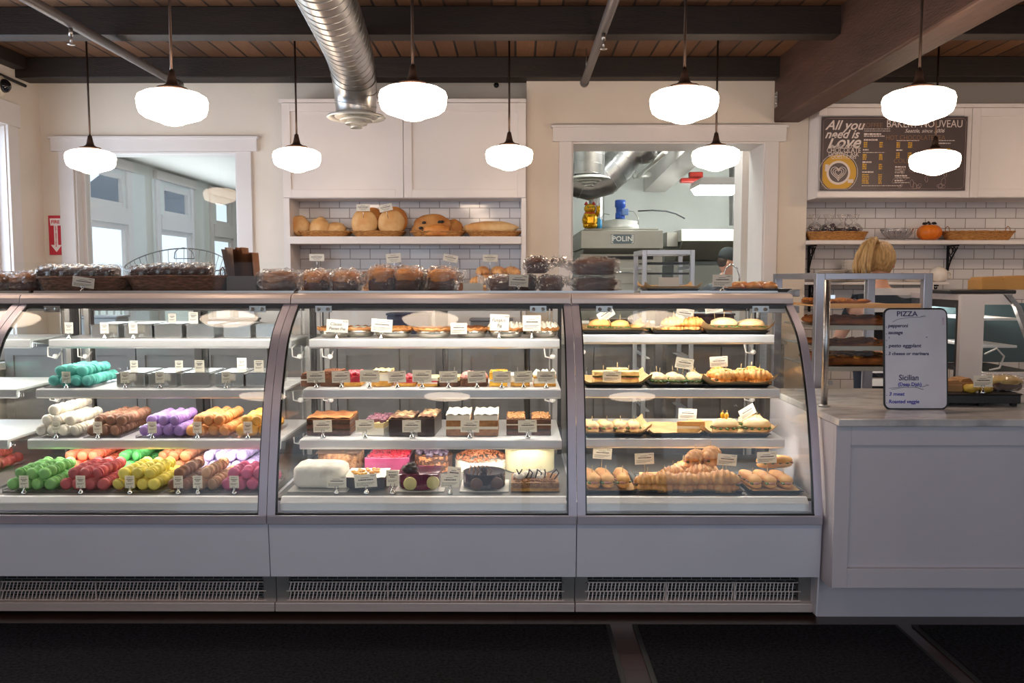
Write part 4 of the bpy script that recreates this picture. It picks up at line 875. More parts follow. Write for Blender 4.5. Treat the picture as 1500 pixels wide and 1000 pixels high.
pie(574, .095, 'nut', 'golden crumble pie third from the left on top shelf', 3, topm=BTR, Y=3.94)
pie(634, .092, 'smooth', 'pie in a shiny tin beneath the round lamp reflection', 4, topm=BTR, Y=3.93)
pie(690, .082, 'nut', 'brown topped pie left of the handwritten pumpkin card', 5, topm=PEC, Y=3.95)
pie(741, .09, 'cream', 'cream rosette pie behind the handwritten pumpkin card', 6, topm=CRM2, Y=3.94)
pie(797, .07, 'cream', 'small cream topped pie at the right end of top shelf', 7, topm=CRM2, Y=3.95)
c = card('B', 493, 3.83, zA, 'handwritten, for the pecan pie', s=1.02, ry=.06)
def hand(o, t1, t2, t3):
    for ch in list(o.children):
        if ch.name.startswith('card'):
            for g in list(ch.children):
                bpy.data.objects.remove(g)
            text(t1, .019, INK, ch, (-.005, -.001, .064), name='handwriting', shear=.15, ext=.0001); text(t2, .019, INK, ch, (.0, -.001, .044), name='handwriting', shear=.15, ext=.0001); text(t3, .009, INK, ch, (.035, -.001, .077), name='handwriting', ext=.0001)
keepB = c
card('B', 558, 3.83, zA, 'large, before the golden crumble pie', s=(1, 1, 1.05), ry=.07)
card('F', 672, 3.84, zA+.02, 'leaning on the brown topped pie', s=(.95, 1, 1.1), ry=0, rx=-.1)
c2 = card('B', 731, 3.83, zA, 'handwritten, for the pumpkin pie', s=(.9, 1, 1.3), ry=.03)
card('B', 779, 3.83, zA, 'tall, at the right end of the pie shelf', s=(.85, 1, 1.25))
hand(keepB, 'Classic', 'Pecan Pie', '$4.50'); hand(c2, 'Pumpkin', 'Pie', '$4.00')
# slices on shelf B
FR = dict(crumb=mat('crumb_brown', '8a5434', .8, c2='5f3520', sc_=60, bump=1), red=mat('berry_red', 'c2283a', .25, c2='8a1828', sc_=30, coat=.5), cream=CRM2, straw=mat('strawberry', 'd6404a', .3, c2='a82030', sc_=40, coat=.4), choc=CHOC,
          pink=mat('pink_meringue', 'e0a59a', .6, c2='c97f78', sc_=30, bump=.5), mango=mat('mango_glaze', 'f0b81e', .2, c2='e89c12', sc_=10, coat=.6), blond=mat('blond_glaze', 'd9c08a', .4), white=mat('white_icing', 'ece2d2', .5, bump=.3, sc_=20), nut=mat('chopped_nut', 'b88654', .7, c2='8a5a34', sc_=50, bump=1))
def slice_(label, loc, w, d, h, layers, top, seed, rz=0, name='cake_slice', cat='cake slice', shape='box', group=None):
    o = thing(name, label, cat, loc, rz, group)
    z = .002; m = MB(); mats = []
    for k, (mm, fr) in enumerate(layers):
        if mm not in mats: mats.append(mm)
        m.use(mats.index(mm)); ex = .001 if k % 2 else 0; hh = h*fr
        if shape == 'box': m.box(-w/2+ex, w/2-ex, 0+ex, d-ex, z, z+hh)
        elif shape == 'round': m.lathe([(0, z), (w/2-ex, z), (w/2-ex, z+hh), (0, z+hh)], (0, d/2, 0), 36, sm=False)
        else: m.prism([(-w/2+ex, 0+ex), (w/2-ex, 0+ex), (w*.1, d-ex), (-w*.1, d-ex)], z, z+hh, 'z')
        z += hh
    m.build('cake_body', mats, o, bevel=.0015)
    if top:
        t = MB(); rnd = random.Random(seed); kind, tm = top
        def spot():
            if shape == 'round': a, q = rnd.random()*2*PI, math.sqrt(rnd.random())*w*.42; return q*cos(a), d/2+q*sin(a)
            return rnd.uniform(-w*.42, w*.42), rnd.uniform(d*.05, d*.9)
        if kind == 'crumbs':
            for k in range(int(24+w*d*6000)): x, y = spot(); t.blob((x, y, z+.003), (rnd.uniform(.004, .009),)*2+(.005,), .4, 3, k, 7, 5)
        elif kind == 'berries':
            for k in range(int(12+w*d*1200)): x, y = spot(); r_ = rnd.uniform(.009, .013); t.blob((x, y, z+r_*.7), (r_, r_, r_), .1, 3, k, 10, 8)
        elif kind == 'swirl':
            for k in range(int(6+w*d*900)): x, y = spot(); t.lathe([(0, .026), (.005, .02), (.012, .011), (.015, .003), (.013, 0)], (x, y, z-.001), 9)
        elif kind == 'dome': t.blob((0, d/2, z), (w*.47, d*.47, .022), .2, 3, seed, 20, 10)
        elif kind == 'wave':
            t.grid(lambda u, v: (-w/2+w*u, d*v, z+.004+.006*abs(sin(u*9+v*5))+.004*noise.noise(Vector((u*6, v*6, seed)))), 16, 10).box(-w/2, w/2, 0, d, z-.001, z+.003)
        elif kind == 'sheet': t.grid(lambda u, v: (-w*.48+w*.96*u, d*.02+d*.96*v, z+.001+.003*noise.noise(Vector((u*9, v*9, seed)))), 12, 12)
        t.build('topping', tm, o)
    return o, z
Ysl = 3.76
def LB(px, z=zB, Y=Ysl): return (XP(px, Y, z+.03), Y, z)
cl_ = 'on the second shelf of the cake case'
slice_('brown crumb slice '+cl_+', far left', LB(452), .07, .12, .05, [(SPG, .5), (CRM2, .15), (SPG, .35)], ('crumbs', FR['crumb']), 1)
slice_('tall crumb topped cake '+cl_+', second from left', LB(484), .09, .14, .06, [(SPG, .5), (FR['crumb'], .5)], ('crumbs', FR['crumb']), 2)
slice_('red berry topped tart '+cl_, LB(516), .075, .12, .045, [(GSP, .4), (FR['red'], .6)], ('berries', FR['red']), 3)
slice_('pale cream slice '+cl_, LB(558), .085, .13, .06, [(GSP, .4), (CRM2, .6)], ('wave', FR['blond']), 4)
slice_('strawberry tart with red berries '+cl_, LB(593), .09, .12, .03, [(GSP, .5), (FR['straw'], .5)], ('berries', FR['straw']), 5)
slice_('thin layered slice of cream and jam '+cl_, LB(628), .1, .12, .038, [(GSP, .3), (CRM2, .2), (FR['straw'], .15), (CRM2, .35)], ('sheet', FR['blond']), 6)
slice_('chocolate based blond slice '+cl_, LB(657), .1, .12, .042, [(SPG, .6), (FR['blond'], .4)], None, 7)
slice_('pink meringue tart '+cl_, LB(694), .12, .13, .035, [(SPG, 1)], ('swirl', FR['pink']), 8)
slice_('glossy yellow mango slice '+cl_, LB(730), .08, .13, .062, [(FR['mango'], .35), (CRM2, .15), (FR['mango'], .5)], ('sheet', FR['mango']), 9)
slice_('white iced slice '+cl_, LB(762), .085, .12, .05, [(GSP, .4), (FR['white'], .6)], ('sheet', FR['white']), 10)
slice_('cream slice '+cl_+', far right', LB(798), .1, .12, .045, [(GSP, .3), (CRM2, .5), (GSP, .2)], ('swirl', FR['white']), 11)
for i, px in enumerate((463, 500, 541, 582, 618, 657, 699, 735, 767, 800)):
    card('L', px, 3.71, zB, '%s from the left on the second cake shelf' % (ORD+['ninth', 'tenth'])[i], ry=random.uniform(-.05, .05), s=(1.08, 1, 1.12) if i in (2, 4) else (1.02, 1, 1.05))
# shelf C of the cake case
Y_ = 3.68; MRB = mat('marbled_chocolate', '6b4a3a', .4, c2='d9b98a', sc_=18, ramp=(.5, .62)); COP = mat('copper_icing', 'b97c4c', .4, c2='8a5230', sc_=14)
slice_('wide dark chocolate cake with copper coloured icing on the third shelf', LB(481, zC, Y_+.01), .19, .2, .07, [(SPG, .3), (CHOC, .1), (SPG, .3), (CHOC, .1), (SPG, .2)], ('wave', COP), 21)
o, z = slice_('pale cream roll topped with purple fruit on the third shelf', LB(546, zC, Y_+.01), .1, .2, .055, [(CRM2, .6), (FR['blond'], .4)], ('berries', mat('plum_fruit', '7d4a58', .4, c2='4f2c3a', sc_=30)), 22, rz=-.15)
slice_('dark chocolate log with marbled top, left of the pair', LB(586, zC, Y_), .1, .2, .072, [(CHOC, 1)], ('wave', MRB), 23, rz=-.06)
slice_('dark chocolate log with marbled top, right of the pair', LB(624, zC, Y_), .075, .22, .078, [(CHOC, 1)], ('wave', MRB), 24, rz=-.06)
for px, lb, s_ in ((671, 'left of the pair', 25), (712, 'right of the pair', 26)):
    slice_('carrot cake with thick white icing, '+lb, LB(px, zC, Y_), .105, .2, .088, [(CARR, .33), (CRM2, .14), (CARR, .3), (FR['white'], .23)], ('wave', FR['white']), s_)
for px, lb, s_ in ((756, 'near left', 27), (793, 'near the right shelf end', 28)):
    slice_('chocolate layered slice in clear wrap, '+lb, LB(px, zC, Y_+.02), .085, .2, .07, [(SPG, .25), (CHOC, .12), (SPG, .25), (CRM2, .08), (SPG, .3)], ('crumbs', FR['nut']), s_)
for px, w_ in ((473, 'before the copper iced chocolate cake'), (535, 'before the cream and fruit roll'), (603, 'before the marbled chocolate logs'), (688, 'between the two carrot cakes'), (773, 'before the wrapped chocolate slices')): card('L', px, 3.635, zC, w_, s=(1.03, 1, 1.1), ry=random.uniform(-.03, .03))
# deck of the cake case
Yd = 3.40
GR_ = mat('silver_cake_board', 'c9c5bd', .4)
def board(px, Y, w, d, label, z=ZD):
    tag(MB().box(-w/2, w/2, 0, d, 0, .004).build('cake_board', GR_, loc=(XP(px, Y, z), Y, z+.0005), bevel=.001), label, 'cake board')
DUST = mat('cocoa_dusted_cream', 'ece6d8', .6, c2='a09284', sc_=9, bump=.3, bs=30, ramp=(.5, .75))
o = tag(MB().blob((0, .09, .05), (.105, .09, .048), .05, 3, 3, 32, 18, e=.35, az=.45).build('cream_loaf_cake', DUST, loc=(XP(464, Yd+.01, ZD+.03), Yd+.01, ZD+.004)), 'white cocoa dusted loaf cake at the front left of case floor', 'cake')
board(464, Yd-.01, .24, .21, 'board beneath the white cocoa dusted loaf cake')
o, z = slice_('low dark chocolate tart with pale custard and yellow fruit', (XP(536, Yd+.04, ZD), Yd+.0, ZD+.006), .175, .175, .05, [(CHOC, .95), (CRM2, .05)], ('sheet', CRM2), 31, shape='round', name='tart', cat='tart')
m = MB(); rnd = random.Random(9)
for k in range(22): a = rnd.random()*6.28; q = rnd.uniform(.02, .06); m.blob((q*cos(a), .0875+q*sin(a), z+.006), (.012, .008, .006), .3, 3, k, 8, 6, rz=a)
m.build('yellow_fruit', FR['mango'], o)
def discs(o, m_, r, d, R, n, cols, z=.03):
    for a in n:
        MB().lathe([(0, -.007), (R*.9, -.006), (R, -.003), (R, .003), (R*.9, .006), (0, .007)], (0, 0, 0), 20, axis='y').build('macaron_decoration', m_, o, loc=(r*sin(a), d/2-r*cos(a)-.008, z))
PURG = mat('purple_mirror_glaze', '7c2a48', .12, c2='5a1c34', sc_=14, coat=.6)
o, z = slice_('round purple glazed cake with pale disc decorations on its side', (XP(614, Yd+.05, ZD), Yd+.0, ZD+.006), .172, .172, .062, [(PURG, 1)], ('sheet', PURG), 32, shape='round', name='glazed_cake', cat='cake')
discs(o, solid('lemon_disc', 'e6d894', .5), .088, .172, .027, (-.35, .75), None, .03)
MB().blob((-.035, .05, z+.016), (.028, .028, .022), .7, 4, 4, 14, 10).build('chocolate_shavings', CHOC, o)
DGL = mat('dark_mirror_glaze', '34262c', .1, c2='2a1d22', sc_=10, coat=.7)
o, z = slice_('round dark chocolate glazed cake with brown disc decorations', (XP(709, Yd+.05, ZD), Yd+.0, ZD+.006), .175, .175, .06, [(DGL, 1)], None, 33, shape='round', name='glazed_cake', cat='cake')
discs(o, solid('cocoa_disc', '6d4a3e', .4), .09, .175, .025, (-.32, .65), None, .028)
MB().blob((-.0, .06, z+.012), (.014, .014, .014), .3, 4, 4, 10, 8).build('chocolate_piece', CHOC, o)
c_ = MB()
for k in range(5): c_.tube([(-.06+.016*k, .03+.01*k, z+.002), (-.055+.016*k, .05, z+.03), (-.04+.018*k, .09, z+.002)], .002, 5)
c_.build('chocolate_curls', COP, o)
board(614, Yd-.005, .2, .2, 'board beneath the round purple glazed cake'); board(709, Yd-.005, .2, .2, 'board beneath the round dark glazed cake')
o, z = slice_('square nut tart with meringue drops at the front right of case floor', (XP(784, Yd+.0, ZD), Yd+.0, ZD+.001), .195, .17, .035, [(GSP, .35), (FR['nut'], .65)], ('crumbs', FR['nut']), 34, name='tart', cat='tart')
m = MB()
for x, y, r_ in ((-.06, .06, .02), (-.035, .085, .022), (.0, .09, .026), (.03, .1, .02), (-.075, .09, .016), (.02, .06, .016)): m.blob((x, y, z+r_*.6), (r_, r_, r_*.8), .1, 2, x*99, 14, 8)
m.build('meringue_drops', FR['white'], o)
m = MB(); rnd = random.Random(2)
for k in range(9): x = -.08+.02*k; m.tube([(x, .06, z), (x+rnd.uniform(-.01, .02), .05, z+.03), (x+rnd.uniform(-.02, .03), .05, z+.045)], .003, 5)
m.build('chocolate_twigs', CHOC, o)
# back row
Yb = 3.72
NUTC = mat('nut_coated', 'b08058', .8, c2='7a5034', sc_=60, bump=1)
slice_('round tan nut coated cake at the back left of case floor', (XP(497, Yb+.05, ZD), Yb, ZD+.001), .205, .205, .085, [(NUTC, 1)], ('sheet', mat('cocoa_top', '5c4434', .8)), 41, shape='round', name='nut_cake', cat='cake')
PNK = mat('raspberry_glaze', '9a4566', .25, c2='7d2e4c', sc_=10, coat=.5)
slice_('rectangular raspberry pink cake at the back of case floor', (XP(567, Yb, ZD), Yb, ZD+.001), .2, .19, .068, [(CRM2, .2), (PNK, .8)], ('crumbs', FR['red']), 42, name='raspberry_cake', cat='cake')
slice_('round cake coated in nuts with dark flowers on top', (XP(634, Yb+.04, ZD), Yb, ZD+.001), .17, .17, .07, [(mat('coarse_nuts', 'b5764a', .6, c2='4a2a1c', sc_=45, bump=1, ramp=(.4, .5)), 1)], ('berries', mat('plum_dark', '5a4a58', .5, c2='3a2c3c', sc_=20)), 43, shape='round', name='nut_cake', cat='cake')
o = thing('praline_cake', 'wide cake buried in curled copper brown shavings', 'cake', (XP(704, Yb+.04, ZD), Yb, ZD+.001))
MB().lathe([(0, 0), (.12, 0), (.12, .045), (0, .045)], (0, .12, 0), 36, sm=False).build('cake_body', CRM2, o)
m = MB(); rnd = random.Random(5)
for k in range(220):
    a, q = rnd.random()*6.28, math.sqrt(rnd.random())*.115; h_ = .048+.03*(1-(q/.12)**2); p = Vector((q*cos(a), .12+q*sin(a), h_)); dd = Vector((rnd.uniform(-1, 1), rnd.uniform(-1, 1), rnd.uniform(-.2, .6)))*.012
    m.tube([p-dd, p+Vector((0, 0, .004)), p+dd], [.003, .0045, .003], 5)
m.build('shavings', mat('praline', 'b5704a', .45, c2='8a4a2c', sc_=30), o)
o, z = slice_('tall round ivory cake with green ribbon topping at the back right', (XP(776, Yb+.06, ZD), Yb-.01, ZD+.001), .222, .222, .105, [(mat('ivory_icing', 'c4b994', .5, bump=.2, sc_=12), 1)], ('sheet', mat('ivory_top', 'b8af8c', .5)), 44, shape='round', name='ivory_cake', cat='cake')
m = MB().blob((0, .1, z+.01), (.035, .03, .014), .4, 3, 1, 14, 8).tube([(.0, .1, z+.012), (.02, .1, z+.035), (.035, .1, z+.03), (.03, .1, z+.012)], .009, 8)
m.build('ribbon', [solid('mint_green', '5cb08c', .4)], o); MB().blob((.03, .1, z+.025), (.016, .012, .018), .3, 3, 2, 10, 8).build('leaf', solid('leaf_green', '5aa83c', .4), o)
for px, py, k, Y, w_, s_, ry in ((457, 691, 'F', 3.64, 'behind the white loaf cake, left one', 1.0, 0), (493, 689, 'F', 3.66, 'before the tan nut cake', 1.0, 0), (493, 712, 'L', 3.37, 'at the right end of the white loaf cake', 1.0, 0), (537, 713, 'L', 3.37, 'before the chocolate custard tart', (1.15, 1, 1.1), -.07), (556, 690, 'F', 3.66, 'before the raspberry pink cake', 1.0, 0), (575, 712, 'P', 3.37, 'between the tart and the purple cake', 1.3, 0), (609, 689, 'F', 3.66, 'before the nut coated flower cake', .95, 0), (664, 692, 'F', 3.6, 'leaning between the purple and dark glazed cakes', (.75, 1, 1.3), .1), (659, 712, 'L', 3.37, 'between the purple and dark glazed cakes', (.95, 1, 1.1), 0), (784, 690, 'F', 3.64, 'before the tall ivory cake', (.85, 1, 1), 0)):
    z = ZD if k in 'LP' else ZP(py+12, Y)
    card(k, px, Y, z, w_, s=s_, ry=ry)
# ================================================================ SANDWICHES
CRU = mat('bread_crust', 'e8b872', .6, c2='c98a48', sc_=12, bump=.4, bs=40); PALE = mat('pale_roll', 'e3cda6', .7, c2='cfa670', sc_=10, bump=.3, bs=40)
CROI = mat('croissant_crust', 'ecb066', .45, c2='c07a38', sc_=28, bump=.4, bs=60, coat=.15); SBR = mat('sliced_bread', 'e0c690', .8, c2='c09a5c', sc_=25, bump=.5)
MEAT = mat('sliced_ham', 'd29c88', .5, c2='96584a', sc_=40); LEAF = mat('salad_green', '5c7a34', .5, c2='34521e', sc_=40, bump=.5); TOM = mat('tomato_red', 'b5402c', .3)
LEMN = solid('lemon_slice', 'd9c86a', .35); PIKM = solid('wooden_pick', 'd9bd8a', .6); TRM = solid('black_tray', '1b1a1c', .35)
PAP = mat('brown_paper', 'cfae80', .8, c2='bf9a68', sc_=10)
def tray(px0, px1, Y, z, D, label, paper=None, seed=0, h=.014):
    x0, x1 = XP(px0, Y, z), XP(px1, Y, z); w = x1-x0
    o = thing('serving_tray', label, 'tray', ((x0+x1)/2, Y, z+.0005))
    m = MB(); a = w/2-.016
    m.box(-a, a, .012, D-.012, 0, .003)
    def ring(i, zz): return [(-w/2+i, i), (w/2-i, i), (w/2-i, D-i), (-w/2+i, D-i)]
    r0, r1, r2 = ring(.016, 0), ring(.004, 0), ring(0, 0)
    vs = [(x, y, .001) for x, y in r0]+[(x, y, h) for x, y in r1]+[(x, y, h+.002) for x, y in r2]+[(x, y, h-.001) for x, y in r2]
    m.add(vs, [(k*4+i, k*4+(i+1) % 4, k*4+4+(i+1) % 4, k*4+4+i) for k in range(3) for i in range(4)])
    m.build('tray_body', TRM, o)
    if paper:
        pw, pd = paper
        def f(u, v):
            x = (u-.5)*pw; y = D/2+(v-.5)*pd; e = max(abs(x)-(w/2-.02), 0)+max(abs(y-D/2)-(D/2-.02), 0)
            return (x, y, .005+e*.75+.003*noise.noise(Vector((u*5, v*5, seed)))*(1+e*30)+.002)
        pm = MB().grid(f, 22, 18); p = pm.build('paper_liner', PAP, o)
    return o
def roll_curve(m, p0, p1, r, amp=.1, seed=0, ridge=0, n=14, k=16, bend=0):
    p0, p1 = Vector(p0), Vector(p1); d = (p1-p0).normalized(); sd = d.cross(Vector((0, 0, 1))).normalized(); pts = []; rs = []
    for i in range(k+1):
        t = i/k; e = math.sqrt(max(0, 1-abs(2*t-1)**3.2)); pts.append(p0.lerp(p1, t)+sd*bend*(4*t*(1-t)-1)); rs.append(max(.002, r*e*(1+amp*noise.noise(Vector((t*4, seed, 0))))*(1+ridge*abs(sin(t*PI*5)))))
    m.tube(pts, rs, n)
def mk_baguette(crust, r=.024, L=.17):
    def f():
        o = thing('baguette_sandwich'); m = MB(); roll_curve(m, (0, 0, r*1.45), (0, L, r*1.45), r, .12, 1); m.v = [(x*1.15, y, z if z < r*1.5 else r*1.5+(z-r*1.5)*.8) for x, y, z in m.v]; m.build('top_bread', crust, o)
        m = MB(); roll_curve(m, (0, 0, r*.85), (0, L, r*.85), r, .1, 5); m.v = [(x*1.1, y, max(0, z*.75)) for x, y, z in m.v]; m.build('bottom_bread', crust, o)
        m = MB()
        for k in range(14): rnd_ = random.Random(k); m.blob((rnd_.uniform(-.012, .012)+(.014 if k % 2 else -.014), .012+L*k/15, r*1.1), (.016, .012, .006), .5, 3, k, 8, 6)
        m.build('filling', MEAT, o); m = MB()
        for k in range(9): m.blob(((.024 if k % 2 else -.024), .02+L*k/10, r*1.0), (.01, .011, .004), .6, 3, k+9, 8, 6)
        m.build('salad', LEAF, o); MB().tube([(0, L*.35, r*2), (0, L*.35, r*3.3)], .0013, 6).build('pick', PIKM, o)
        return o
    return f
def mk_croissant(lemon=False, L=.085):
    def f():
        o = thing('croissant_sandwich'); m = MB(); pts = []; rs = []
        for i in range(57):
            t = i/56; a = (t-.5)*2.0; pts.append((sin(a)*L*.72, .03-cos(a)*.035, .036)); rs.append((.006+.027*sin(PI*t)**.8)*(1+.22*(1-abs(((t*7) % 1)*2-1))))
        m.tube(pts, rs, 14); m.v = [(x, y, .03+(z-.03)*(.9 if z > .03 else .25)) for x, y, z in m.v]; m.build('top_half', CROI, o)
        m = MB(); m.tube([(x, y-.004, .014) for x, y, z in pts], [r*.8 for r in rs], 10); m.v = [(x, y, max(0, z*.8)) for x, y, z in m.v]; m.build('bottom_half', CROI, o)
        m = MB()
        for k in range(10): m.blob(((k-4.5)*.011, -.018+.006*abs(k-4.5)*.8, .024), (.011, .01, .005), .5, 3, k, 8, 6)
        m.build('filling', MEAT, o)
        m = MB()
        for k in range(8): m.blob(((k-3.5)*.013, -.02+.004*abs(k-3.5), .02), (.009, .007, .003), .7, 4, k, 8, 5)
        m.build('salad', LEAF, o)
        if lemon: MB().lathe([(0, .0), (.018, 0), (.019, .003), (.018, .006), (0, .006)], (0, -.002, .063), 20).build('lemon_slice', LEMN, o).rotation_euler = (.0, 0, 0)
        MB().tube([(0, 0, .06), (0.002, 0, .09)], .0013, 6).build('pick', PIKM, o)
        return o
    return f
def mk_roll(crust, w=.055, d=.045, h=.028, veg=True, topping=None, name='roll_sandwich'):
    def f():
        o = thing(name); MB().blob((0, 0, h*1.15), (w, d, h), .12, 2, 3, 22, 14, flat=.15).build('top_bread', crust, o)
        MB().blob((0, 0, h*.45), (w*.96, d*.96, h*.6), .1, 2, 5, 22, 12, flat=.6).build('bottom_bread', crust, o)
        m = MB(); m.blob((0, 0, h*.85), (w*.97, d*.97, h*.2), .25, 5, 2, 26, 8); m.build('filling', MEAT, o)
        m = MB()
        for k in range(12): a = k*PI/6; m.blob((w*.93*cos(a), d*.93*sin(a), h*.78), (.012, .01, .005), .6, 4, k, 8, 6, rz=a)
        m.build('salad', LEAF, o)
        if topping:
            m = MB()
            for k, (x, y) in enumerate(((-.012, 0), (.004, -.01))): m.blob((x, y, h*2.25+.008), (.009, .009, .014), .2, 3, k, 10, 8).tube([(x, y, h*2.3+.015), (x+.002, y, h*2.3+.03)], .0015, 6)
            m.build('yellow_pepper', FR['mango'], o)
        else: MB().tube([(0, 0, h*2), (.002, 0, h*2+.03)], .0013, 6).build('pick', PIKM, o)
        return o
    return f
def mk_square():
    o = thing('sliced_sandwich')
    MB().box(-.045, .045, 0, .05, 0, .022).build('bottom_bread', SBR, o, bevel=.004); MB().box(-.046, .046, -.001, .051, .034, .056).build('top_bread', SBR, o, bevel=.004)
    MB().box(-.044, .044, -.001, .05, .022, .028).build('filling', MEAT, o, bevel=.001)
    MB().grid(lambda u, v: (-.049+.098*u, -.004+.058*v, .031+.003*sin(u*25)*cos(v*17)), 20, 8).build('salad', LEAF, o); MB().tube([(0, .02, .056), (0, .02, .08)], .0013, 6).build('pick', PIKM, o)
    return o
def sand(kind, mk, px, Y, z, label, cat='sandwich', rz=0, s=1, group='sandwiches in the right case', rx=0): return put(kind, mk, (XP(px, Y, z+.03), Y, z), label, cat, group, rz=rz, s=s, rx=rx)
z3A, z3B, z3C = SH3['A'][1], SH3['B'][1], SH3['C'][1]
tray(852, 943, 3.79, z3A, .24, 'black papered tray on the top sandwich shelf, left', (.33, .26), 1)
tray(956, 1030, 3.79, z3A, .24, 'black tray on the top sandwich shelf, middle', (.22, .24), 2)
tray(1034, 1128, 3.79, z3A, .24, 'black papered tray on the top sandwich shelf, right', (.32, .27), 3)
mkC = mk_roll(CRU, .05, .045, .027); mkW = mk_roll(PALE, .062, .045, .03)
T = .009
sand('ciab', mkC, 878, 3.86, z3A+T, 'round bread sandwich with greens, top shelf far left'); sand('ciab', mkC, 908, 3.85, z3A+T, 'round bread sandwich, top shelf, second from the left', rz=.6, s=.92); sand('ciab', mkC, 936, 3.9, z3A+T, 'flat green sandwich, top shelf, third from the left', rz=.3, s=(1, 1, .6))
sand('croi', mk_croissant(), 986, 3.86, z3A+T, 'croissant sandwich on the top shelf middle tray, left'); sand('croi', mk_croissant(), 1015, 3.86, z3A+T, 'croissant sandwich on the top shelf middle tray, right')
sand('wide', mkW, 1060, 3.86, z3A+T, 'large pale roll sandwich on the top shelf right tray, left'); sand('wide', mkW, 1100, 3.87, z3A+T, 'large pale roll sandwich on the top shelf right tray, right', s=(1, 1, .9))
tray(855, 945, 3.70, z3B, .27, 'black papered tray of square sandwiches on the second shelf', (.33, .28), 4)
tray(952, 1036, 3.70, z3B, .27, 'black tray of small rolls on the second shelf', None, 5)
tray(1038, 1130, 3.70, z3B, .27, 'black papered tray of lemon topped croissants', (.33, .29), 6)
sand('squa', mk_square, 885, 3.78, z3B+T, 'square bread sandwich in the paper lined tray, left', rz=.1); sand('squa', mk_square, 921, 3.78, z3B+T, 'square bread sandwich in the paper lined tray, right', rz=-.1); sand('squa', mk_square, 905, 3.87, z3B+T, 'square bread sandwich behind the other two', s=1.05)
k = 0
for px, Y, nm in ((966, 3.76, 'front left'), (992, 3.755, 'front center left'), (1018, 3.755, 'front center right'), (962, 3.83, 'back left'), (985, 3.84, 'back center'), (1015, 3.84, 'back right')):
    sand('small', mk_roll(PALE, .036, .034, .022), px, Y, z3B+T, 'small pale roll, %s of the second shelf middle tray' % nm, rz=k); k += 1
for px, Y, nm, rz in ((1063, 3.76, 'front left', .3), (1085, 3.78, 'front middle', 0), (1112, 3.765, 'front right', -.2), (1050, 3.85, 'back left', .5), (1100, 3.87, 'back right', .1)):
    sand('lemon', mk_croissant(True), px, Y, z3B+T, 'lemon topped croissant sandwich, %s' % nm, rz=rz)
tray(855, 945, 3.62, z3C, .27, 'black papered tray of pale baguettes on the third shelf', (.32, .28), 7)
tray(950, 1032, 3.62, z3C, .27, 'black papered tray holding one cut sandwich, third shelf', (.24, .27), 8)
tray(1036, 1130, 3.62, z3C, .27, 'black papered tray of pepper topped rolls, third shelf', (.33, .28), 9)
mkb = mk_baguette(PALE, .022, .13)
for px, nm, rz in ((874, 'far left', .35), (895, 'second', .3), (912, 'third', .1), (930, 'fourth', -.05)): sand('bagp', mkb, px, 3.66, z3C+T, 'short pale baguette sandwich on the third shelf, %s' % nm, rz=rz)
def mk_wedge():
    o = thing('cut_sandwich'); Q = [(-.06, 0), (.06, 0), (.05, .06)]
    MB().prism(Q, 0, .018, 'z').build('bottom_bread', SBR, o, bevel=.003); MB().prism(Q, .028, .048, 'z').build('top_bread', mat('toast', 'cc8f4c', .6, c2='e0b878', sc_=10), o, bevel=.003); MB().prism([(-.058, -.001), (.06, -.002), (.05, .058)], .018, .028, 'z').build('filling', FR['white'], o)
    return o
sand('wedge', mk_wedge, 1012, 3.69, z3C+T, 'single cut toast sandwich lying alone on its paper', s=1.05)
mky = mk_roll(PALE, .06, .045, .03, topping=1)
sand('pepper', mky, 1062, 3.70, z3C+T, 'large pale roll topped with yellow peppers, left'); sand('pepper', mky, 1100, 3.80, z3C+T, 'large pale roll topped with yellow peppers, behind'); sand('wide', mkW, 1108, 3.70, z3C+T, 'large pale roll sandwich on the third shelf, right')
tray(856, 936, 3.36, ZD, .30, 'black tray of three baguettes on the case floor, left', (.2, .29), 10)
tray(944, 1092, 3.36, ZD, .30, 'wide black tray piled with croissant sandwiches', (.36, .3), 11)
tray(1097, 1178, 3.36, ZD, .30, 'black tray of baguettes on the case floor, right', (.2, .28), 12)
mkc = mk_baguette(CRU, .026, .2)
for px, nm, rz in ((874, 'left', .18), (893, 'middle', .12), (915, 'right', .0)): sand('bagc', mkc, px, 3.40, ZD+T, 'golden baguette sandwich on the left floor tray, %s' % nm, rz=rz)
for px, nm, rz in ((1112, 'left', .12), (1134, 'middle', .12), (1158, 'right', .12)): sand('bagc', mkc, px, 3.40, ZD+T, 'golden baguette sandwich on the right floor tray, %s' % nm, rz=rz, s=(.9, .95, .9))
sand('bagc', mkc, 1108, 3.60, ZD+.055, 'golden baguette lying crosswise on top of the others', rz=-PI/2+.1, s=(.9, .8, .9))
for px, Y, dz, nm, rz, s_ in ((948, 3.42, 0, 'front far left', .2, 1), (972, 3.40, 0, 'front left', 0, 1.15), (1003, 3.40, 0, 'front center left', -.1, 1.1), (1030, 3.41, 0, 'front center right', .1, 1.05), (1058, 3.40, 0, 'front right', -.2, 1.25), (985, 3.50, .01, 'middle left', .1, 1), (1025, 3.50, .01, 'middle right', 0, 1.1), (1000, 3.6, .0, 'back left', .3, 1.1), (1030, 3.6, .0, 'back right', -.2, 1.1), (1018, 3.56, .065, 'topmost left', .6, 1), (1040, 3.57, .07, 'topmost right', 1.1, 1.1)):
    sand('croi', mk_croissant(), px, Y, ZD+T+dz, 'croissant sandwich in the wide floor tray pile, %s' % nm, rz=rz, s=s_)
